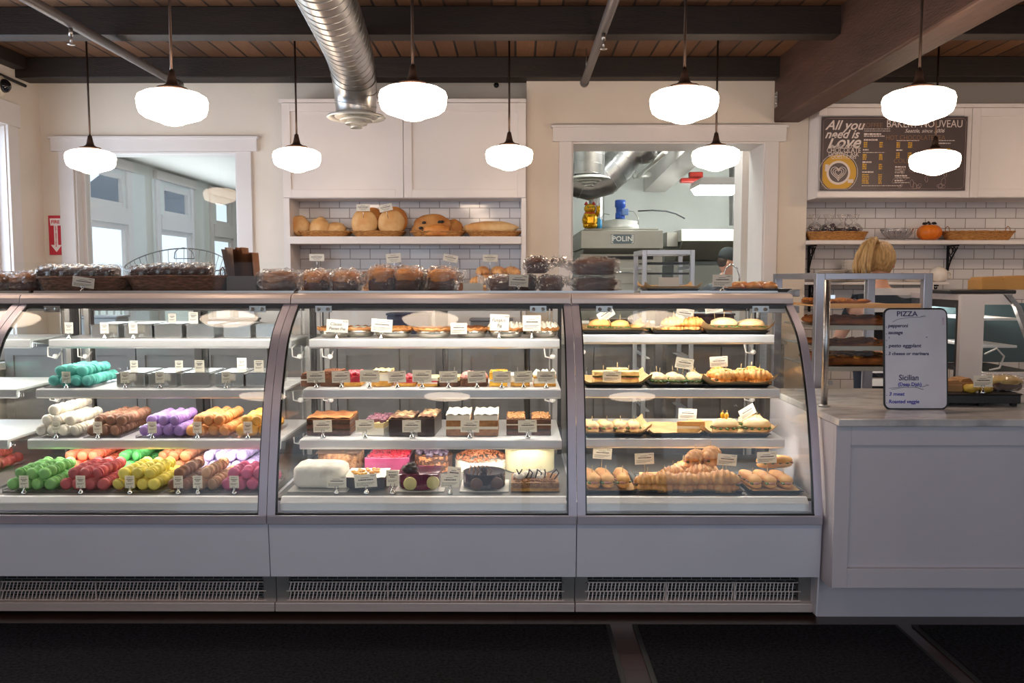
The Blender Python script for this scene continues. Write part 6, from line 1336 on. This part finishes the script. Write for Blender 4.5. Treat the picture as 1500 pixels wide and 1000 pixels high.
# small curved case at the far right (its end faces us)
sx0, sx1 = XP(1407, 4.3, 1.1), 3.05
o = thing('end_display_case', 'white ended curved glass case behind the counter at far right', 'display case', ((sx0+sx1)/2, 4.3, 0)); L0 = o.location; zt1 = ZP(431, 4.3)
prof = [(sx0, .0), (sx0, zt1), (XP(1468, 4.3, 1.25), zt1), (XP(1486, 4.3, 1.2), zt1-.05), (XP(1510, 4.3, 1.0), zt1-.3), (XP(1530, 4.3, 1.0), .75), (XP(1530, 4.3, .9), 0)]
wx0, wz1, wz0 = XP(1441, 4.3, 1.1), ZP(446, 4.3), ZP(545, 4.3)
xe = XP(1480, 4.3, 1.2)
m = MB().prism([(sx0, 0), (sx0, zt1), (wx0, zt1), (wx0, 0)], 4.3, 4.33, 'y').prism([(wx0, wz1), (wx0, zt1), (XP(1468, 4.3, 1.2), zt1), (XP(1482, 4.3, 1.2), wz1)], 4.3, 4.33, 'y').prism([(wx0, 0), (wx0, wz0), (XP(1530, 4.3, .8), wz0), (XP(1530, 4.3, .8), 0)], 4.3, 4.33, 'y'); m.build('end_panel', WHITE, o, L0)
MB().prism([(wx0, wz0), (wx0, wz1), (XP(1482, 4.3, 1.2), wz1), (XP(1510, 4.3, 1.0), zt1-.3), (XP(1530, 4.3, .9), wz0)], 4.312, 4.316, 'y').build('end_glass', GLS, o, L0)
qv = [(XP(1470, 4.3, 1.2), zt1), (XP(1486, 4.3, 1.2), wz1-.01), (XP(1512, 4.3, 1.0), zt1-.3), (XP(1531, 4.3, .9), wz0)]
mm_ = MB()
for i in range(3): (xa_, za_), (xb_, zb__) = qv[i], qv[i+1]; mm_.add([(xa_, 4.29, za_), (xa_+.03, 4.29, za_), (xb_+.03, 4.29, zb__), (xb_, 4.29, zb__), (xa_, 4.32, za_), (xa_+.03, 4.32, za_), (xb_+.03, 4.32, zb__), (xb_, 4.32, zb__)], [(0, 1, 2, 3), (4, 7, 6, 5), (0, 4, 5, 1), (1, 5, 6, 2), (2, 6, 7, 3), (3, 7, 4, 0)])
mm_.build('curved_post', STEEL, o, L0)
MB().box(sx0, XP(1468, 4.3, 1.2), 4.33, 4.85, zt1-.03, zt1).build('case_top', SATIN, o, L0); MB().box(sx0, sx0+.02, 4.33, 4.85, 0, .8).build('rear_wall', DARKF, o, L0); MB().box(sx0+.004, sx0+.02, 4.331, 4.36, .8, zt1-.03).box(sx0+.004, sx0+.02, 4.8, 4.85, .8, zt1-.03).box(sx0+.004, sx0+.02, 4.36, 4.8, zt1-.07, zt1-.03).build('rear_frame', DARKF, o, L0)
MB().box(sx0+.021, 3.05, 4.82, 4.845, wz0, zt1-.06).build('inner_panel', solid('teal_grey_panel', '4c6268', .35), o, L0)
for z in (wz0+.12, wz0+.26): MB().box(wx0, XP(1500, 4.3, 1), 4.36, 4.8, z, z+.012).build('shelf', SHELFM, o, L0)
MB().box(wx0+.01, XP(1525, 4.3, .9), 4.34, 4.8, wz0-.02, wz0).build('case_floor', DARKF, o, L0)
MB().box(sx0+.05, XP(1450, 4.3, 1.2), 4.36, 4.8, zt1-.05, zt1-.035).build('light_strip', LEDM, o, L0)
MB().tube([(wx0+.02, 4.32, wz0+.09), (wx0+.08, 4.32, wz0+.12), (wx0+.12, 4.32, wz0+.08), (wx0+.1, 4.32, wz0+.02), (wx0+.05, 4.32, wz0+.01)], .005, 6).build('cable', solid('white_cable', 'cfcac6', .4), o, L0)
tag(MB().box(-.17, .17, 0, .25, 0, .02).build('serving_tray', TRM, loc=(XP(1447, 4.32, 1.3), 4.36, zt1+.001), bevel=.006), 'black flat tray on top of the far right case', 'tray')
kraft('open kraft box on the black tray, left one', 1456, 4.4, zt1+.022, .13, .12, .05, .1, solid('kraft_light', 'b8894c', .8)); kraft('open kraft box on the black tray, right one', 1488, 4.4, zt1+.022, .13, .12, .055, -.1, solid('kraft_light', 'b8894c', .8))
# aluminium rack with pizza pans
RK2 = solid('rack_silver', 'aeabb2', .3, metal=.8)
rx0, rx1 = XP(1200, 4.1, 1.3), XP(1357, 4.1, 1.3); rt = ZP(400, 4.1)
bun_rack('tall silver rack of pizza pans behind the whiteboard', rx0, rx1, 4.1, 4.75, rt, RK2, post=.042, rails=False)
PIZ = mat('pizza_crust', 'a8622e', .75, spec=.15, c2='5f3018', sc_=12, bump=.8, bs=35); PIZ2 = mat('cheese_topping', 'd08a38', .6, spec=.2, c2='8f4a1e', sc_=16, bump=.7, bs=40); WOODB = mat('pale_wood_board', 'd6a566', .5, c2='c48e50', sc_=3, stretch=(1, 12, 12))
def pan_(py, label, kind, Y=4.1, m_=None):
    z = ZP(py, Y); o = thing('pizza_pan', label, 'pan', ((rx0+rx1)/2, Y, z)); w = rx1-rx0-.05
    MB().box(-w/2, w/2, .0, .6, -.008, 0).box(-w/2, w/2, -.006, .0, -.01, .012).build('pan', m_ or SS, o, bevel=.002)
    return z
for py, lb, tp, seed in ((448, 'wooden board with a cheese topped crust, topmost in the rack', 0, 1), (480, 'sheet pan of dark topped pizza, second in the rack', 1, 2), (510, 'sheet pan of pizza with folded paper, third in the rack', 2, 3), (540, 'sheet pan of thick pan pizza, lowest in the rack', 3, 4)):
    z = pan_(py, lb, tp, m_=WOODB if tp == 0 else None)
    w = (rx1-rx0-.1)*(.55 if tp == 0 else 1); xo = rx0+.05+w/2
    b = thing('pizza', ['half a golden cheese pizza on the wooden board', 'dark roasted pizza on the second rack pan', 'low pizza on the third rack pan', 'thick brown pizza on the lowest rack pan'][tp], 'pizza', (xo, 4.15, z+.001)); h_ = [.02, .035, .015, .045][tp]
    MB().blob((0, .22, h_*.6), (w/2, .2, h_*.55), .08, 3, seed, 30, 10, e=.35, az=.5).build('crust', PIZ, b)
    m = MB(); rnd = random.Random(seed)
    for k in range(70): m.blob((rnd.uniform(-w*.44, w*.44), rnd.uniform(.03, .4), h_*1.02), (rnd.uniform(.012, .03), rnd.uniform(.01, .02), .009), .5, 3, k, 8, 6, rz=rnd.random()*3)
    m.build('topping', PIZ2 if tp in (0, 3) else PIZ, b)
# white slatted frame deeper behind the rack and horizontal rails left of it
o = thing('tray_rack', 'white open tray rack seen behind the silver one', 'rack', (XP(1320, 4.86, 1.1), 4.86, 0)); L0 = o.location; a, b = XP(1268, 4.95, 1.2), XP(1352, 4.95, 1.2); m = MB()
for x in (a, b):
    for y in (4.86, 4.91): m.box(x-.015, x+.015, y, y+.03, 0, ZP(412, 4.86))
m.build('post', WHITE, o, L0)
for py in (427, 452, 541, 560): MB().box(a+.015, b-.015, 4.86, 4.94, ZP(py+5, 4.86), ZP(py-5, 4.86)).build('crossbar', WHITE, o, L0)
o = thing('handrail', 'two flat steel rails running left from the silver rack', 'rail', (XP(1180, 4.3, 1.2), 4.3, 0)); L0 = o.location; zz = [ZP(429, 4.3), ZP(453, 4.3)]
for z in zz: MB().box(1.235, rx0-.025, 4.3, 4.32, z-.018, z+.018).build('rail', STEEL, o, L0, bevel=.003)
MB().box(1.235, 1.27, 4.3, 4.34, 0, zz[0]+.02).build('rail_post', STEEL, o, L0)
# ================================================================ floor mats
for i, (xa, xb) in enumerate(((XP(-500, 3.26, 0), XP(893, 3.26, 0)), (XP(925, 3.26, 0), XP(1311, 3.26, 0)), (XP(1331, 3.26, 0), 4.3))):
    lb = ['large black floor mat at the left', 'black floor mat in the middle', 'black floor mat at the right'][i]
    xa = max(xa, -3.6); o = thing('floor_mat', lb, 'floor mat', ((xa+xb)/2, 1.6, 0), group='black floor mats'); L0 = o.location
    MB().box(xa, xb, .2, 3.24, .0005, .006).build('rubber_edge', RUB, o, L0, bevel=.002)
    MB().box(xa+.02, xb-.02, .22, 3.22, .006, .012).build('pile', MATM, o, L0)
# ================================================================ PEOPLE
SKIN = mat('skin', 'd9a58a', .5, c2='cf977c', sc_=10, sss=.05); BLOND = mat('blond_hair', 'd2ab72', .45, c2='a07a48', sc_=14, bump=.6, bs=60, stretch=(6, 6, .8)); BLKC = mat('black_cotton', '1b191c', .95, c2='141315', sc_=20, spec=.05); DEN = solid('dark_denim', '2a3040', .8)
def skin_obj(name, chains, m_, parent, sub=2):
    # chains: list of lists of (x,y,z,r); the first vertex of later chains may be an index tuple ('j', k) joining vertex k
    vs, es, rs = [], [], []
    for ch in chains:
        prev = None
        for p in ch:
            if p[0] == 'j': prev = p[1]; continue
            vs.append(p[:3]); rs.append(p[3]); i = len(vs)-1
            if prev is not None: es.append((prev, i))
            prev = i
    me = bpy.data.meshes.new(name); me.from_pydata(vs, es, []); me.materials.append(m_)
    o = bpy.data.objects.new(name, me); sc.collection.objects.link(o); o.parent = parent
    s_ = o.modifiers.new('skin', 'SKIN'); s_.use_smooth_shade = True
    for i, d in enumerate(me.skin_vertices[0].data):
        r = rs[i]; d.radius = r if isinstance(r, tuple) else (r, r); d.use_root = (i == 0)
    u = o.modifiers.new('sub', 'SUBSURF'); u.levels = sub; u.render_levels = sub
    return o
def head_mesh(name, m_, parent, c, s=1.0, yaw=0, pitch=0):
    # face looks along +y before the yaw
    m = MB(); n, k = 36, 26; vs = []
    for i in range(k+1):
        th = -PI/2+PI*i/k
        for j in range(n):
            ph = 2*PI*j/n; d = Vector((cos(th)*cos(ph), cos(th)*sin(ph), sin(th)))
            x, y, z = d.x*.074, d.y*.094, d.z*.115
            if d.z < 0: t = -d.z; x *= 1-.28*t; y = y*(1-.12*t)+.018*t
            if d.y > 0: y *= 1-.08*abs(d.x)
            nose = math.exp(-((d.x/.14)**2))*math.exp(-(((d.z+.12)/.2)**2))*(d.y > 0); y += .02*nose
            for sgn in (-1, 1): y -= .009*math.exp(-(((d.x-sgn*.36)/.16)**2))*math.exp(-(((d.z-.1)/.11)**2))*(d.y > 0)
            y += .006*math.exp(-((d.x/.25)**2))*math.exp(-(((d.z+.48)/.06)**2))*(d.y > 0)+.006*math.exp(-((d.x/.2)**2))*math.exp(-(((d.z+.78)/.1)**2))*(d.y > 0)
            vs.append((x, y, z))
    m.add(vs, [(i*n+j, i*n+(j+1) % n, (i+1)*n+(j+1) % n, (i+1)*n+j) for i in range(k) for j in range(n)], True)
    for sgn in (-1, 1): m.blob((sgn*.074, -.005, -.005), (.009, .019, .031), .15, 3, sgn, 12, 10)
    h = m.build(name, m_, parent, loc=c); h.rotation_euler = (pitch, 0, yaw); h.scale = (s, s, s)
    e = MB()
    for sgn in (-1, 1): e.blob((sgn*.028, .076, .012), (.012, .009, .008), nu=12, nv=8)
    e.build('eyes', solid('eye_white', 'e6e2de', .2), h); i_ = MB()
    for sgn in (-1, 1): i_.blob((sgn*.028, .084, .012), (.005, .003, .005), nu=10, nv=6)
    i_.build('iris', solid('eye_dark', '3a2c20', .2), h); MB().blob((0, .094, -.055), (.024, .006, .007), .1, 2, 1, 14, 8).build('lips', solid('lip_colour', 'b8685c', .5), h)
    return h
def hand_chains(w, d, side):   # five short finger chains from the wrist point w along direction d
    w = Vector(w); d = Vector(d).normalized(); s_ = d.cross(Vector((0, 0, 1))); s_ = s_.normalized() if s_.length > .1 else Vector((1, 0, 0)); dn = s_.cross(d)
    out = []
    for i, L in enumerate((.062, .072, .068, .054)):
        b = w+d*.075+s_*(-.03+.02*i); out.append((b, b+d*L*.5-dn*.004, b+d*L*.8-dn*.02, b+d*L-dn*.04))
    b = w+d*.03+s_*(-.034)*1; out.append((b, b+d*.02-s_*.022, b+d*.045-s_*.03-dn*.012))
    return out
def person(label, loc, rz, joints, skinm, head, top, bot, name='person'):
    o = thing(name, label, 'person', loc, rz)
    J = joints
    legs = []
    body = [[J['hip']+(.10,), J['waist']+(.095,), J['chest']+(.115,), J['nape']+(.06,), J['neck']+(.046,), J['headb']+(.05,)]]
    for s_ in ('L', 'R'):
        body.append([('j', 2), J['sh'+s_]+(.052,), J['el'+s_]+(.038,), J['wr'+s_]+(.026,), J['pa'+s_]+((.034, .016),)])
        body.append([('j', 0), J['th'+s_]+(.082,), J['kn'+s_]+(.052,), J['an'+s_]+(.036,), J['to'+s_]+(.032,)])
    b = skin_obj('body', body, skinm, o)
    for s_ in ('L', 'R'):
        w = Vector(J['wr'+s_]); d = Vector(J['pa'+s_])-w; ch = hand_chains(w, d, s_); f = []
        for fi in ch: f.append([tuple(p)+(.009-.0015*k,) for k, p in enumerate(fi)])
        for k, c_ in enumerate(f): skin_obj('finger', [c_], skinm, b, 1)
    sh = [[J['hip']+(.125,), J['waist']+(.115,), J['chest']+(.135,), J['nape']+(.07,)]]
    for s_ in ('L', 'R'): e = Vector(J['sh'+s_]).lerp(Vector(J['el'+s_]), .55); sh.append([('j', 2), J['sh'+s_]+(.064,), tuple(e)+(.056,)])
    skin_obj('shirt', sh, top, o)
    tr = [[J['hip']+(.128,)]]
    for s_ in ('L', 'R'): tr.append([('j', 0), J['th'+s_]+(.1,), J['kn'+s_]+(.07,), tuple(Vector(J['an'+s_])+Vector((0, 0, .03)))+(.055,)])
    skin_obj('trousers', tr, bot, o)
    for s_ in ('L', 'R'):
        a = Vector(J['an'+s_]); MB().blob((a.x, a.y+.05, .045), (.048, .125, .045), .05, 2, 1, 18, 12, flat=.8).build('shoe', BLACK, o)
    return o
# blond woman, back to us, head bowed to the right
wx = XP(1301, 5.15, 1.44); wy = 5.15
J = dict(hip=(0, 0, .86), waist=(0, .01, 1.0), chest=(.0, .05, 1.14), nape=(.005, .09, 1.235), neck=(.008, .115, 1.29), headb=(.012, .14, 1.36),
         shL=(-.155, .06, 1.19), elL=(-.23, .14, .98), wrL=(-.14, .34, .95), paL=(-.11, .42, .95), shR=(.155, .06, 1.18), elR=(.22, .15, .98), wrR=(.13, .35, .95), paR=(.1, .43, .95),
         thL=(-.09, .0, .78), knL=(-.1, .03, .45), anL=(-.1, 0, .08), toL=(-.1, .1, .04), thR=(.09, 0, .78), knR=(.1, .03, .45), anR=(.1, 0, .08), toR=(.1, .1, .04))
wm = person('blond woman with a ponytail and black top, seen from behind', (wx, wy, 0), -.0, J, SKIN, None, BLKC, DEN)
hd = head_mesh('head', SKIN, wm, (.018, .145, 1.44), 1.0, -.55, -.25)
m = MB(); m.blob((0, -.012, .022), (.088, .1, .112), .04, 4, 2, 36, 24)
m.v = [(x, min(y, .05+.35*max(0, z)), z) if z > -.2 else (x, y, z) for x, y, z in m.v]
m.v = [(x*(1 if z > -.02 else .9), y if not (y > .0 and z < .03) else y*.2-.01, max(z, -.065)) for x, y, z in m.v]
hr = m.build('hair', BLOND, hd)
m = MB(); rnd = random.Random(8)
for k in range(26):
    a = rnd.uniform(-.022, .022); b = rnd.uniform(-.016, .016)
    m.tube([(-.015+a*.4, -.07+b*.3, .1), (-.035+a*.7, -.105+b*.6, .12+abs(a)*.2), (-.062+a*1.4, -.125+b, .08), (-.08+a*1.9, -.128+b*1.4, .02), (-.09+a*2.3, -.125+b*1.6, -.05), (-.085+a*2.1, -.118+b*1.5, -.11+rnd.uniform(-.02, .02))], [.008, .012, .014, .014, .011, .004], 7)
pt = m.build('ponytail', BLOND, hd); MB().tube([(-.035+.017*cos(t), -.09+.014*sin(t), .125+.01*cos(t)) for t in [i*PI/6 for i in range(12)]], .005, 6, closed=True).build('hair_tie', BLACK, hd)
# baker in the kitchen
kx = XP(1062, 7.6, 1.45); 
J2 = dict(hip=(-.12, 0, .84), waist=(-.12, .0, .98), chest=(-.09, .0, 1.15), nape=(-.03, .0, 1.29), neck=(-.01, .005, 1.335), headb=(.01, .02, 1.39),
         shL=(-.14, .17, 1.2), elL=(.0, .25, 1.02), wrL=(.2, .2, 1.0), paL=(.28, .18, 1.0), shR=(-.13, -.17, 1.2), elR=(.0, -.22, 1.02), wrR=(.2, -.15, 1.0), paR=(.28, -.13, 1.0),
         thL=(-.12, .09, .76), knL=(-.1, .1, .45), anL=(-.14, .1, .08), toL=(-.04, .1, .04), thR=(-.12, -.09, .76), knR=(-.1, -.1, .45), anR=(-.14, -.1, .08), toR=(-.04, -.1, .04))
bk = person('baker in a dark cap bending forward in the kitchen', (kx, 7.6, 0), 0, J2, SKIN, None, mat('charcoal_cotton', '2b2a2e', .8), BLKC)
hd = head_mesh('head', SKIN, bk, (.035, .015, 1.475), 1.0, -1.75, -.25)
MB().lathe([(.082, .025), (.085, .05), (.08, .09), (.06, .12), (.03, .135), (0, .138)], (0, -.008, 0), 28, sy=1.15).box(-.06, .06, .07, .13, .035, .04).build('cap', mat('dark_cap', '3f4648', .8), hd)
MB().blob((0, -.04, .0), (.078, .062, .06), .05, 3, 1, 20, 12).build('hair', solid('brown_hair', '3c2c20', .6), hd)
MB().tube([(-.09, -.08, 1.27), (-.02, -.09, 1.31), (.05, -.05, 1.3), (.06, .04, 1.3), (-.02, .09, 1.31), (-.09, .08, 1.27)], .02, 8, closed=True).build('collar', WHITE, bk)
# things seen through the case on the back counter
for px, w, h, d, lb, c in ((150, .3, .14, .2, 'grey covered bin on the back counter behind the macaron case', '8a8f94'), (340, .35, .12, .2, 'dark roll of bags on the back counter', '3c3a40'), (600, .3, .16, .2, 'navy crate on the back counter behind the cake case', '2e3350'), (720, .3, .12, .2, 'grey box on the back counter behind the cake case', '77757a'), (900, .35, .12, .2, 'brown carton on the back counter behind the sandwich case', '6d5444'), (1040, .3, .16, .2, 'plum coloured carton on the back counter', '57424c')):
    o = thing('storage_box', lb, 'box', (XP(px, 6.15, 1), 6.15, .921)); c_ = solid('box_'+c, c, .5); MB().box(-w/2, w/2, -d/2, d/2, 0, h).build('box_body', c_, o, bevel=.01); MB().box(-w/2-.006, w/2+.006, -d/2-.006, d/2+.006, h, h+.015).build('lid', c_, o, bevel=.004)
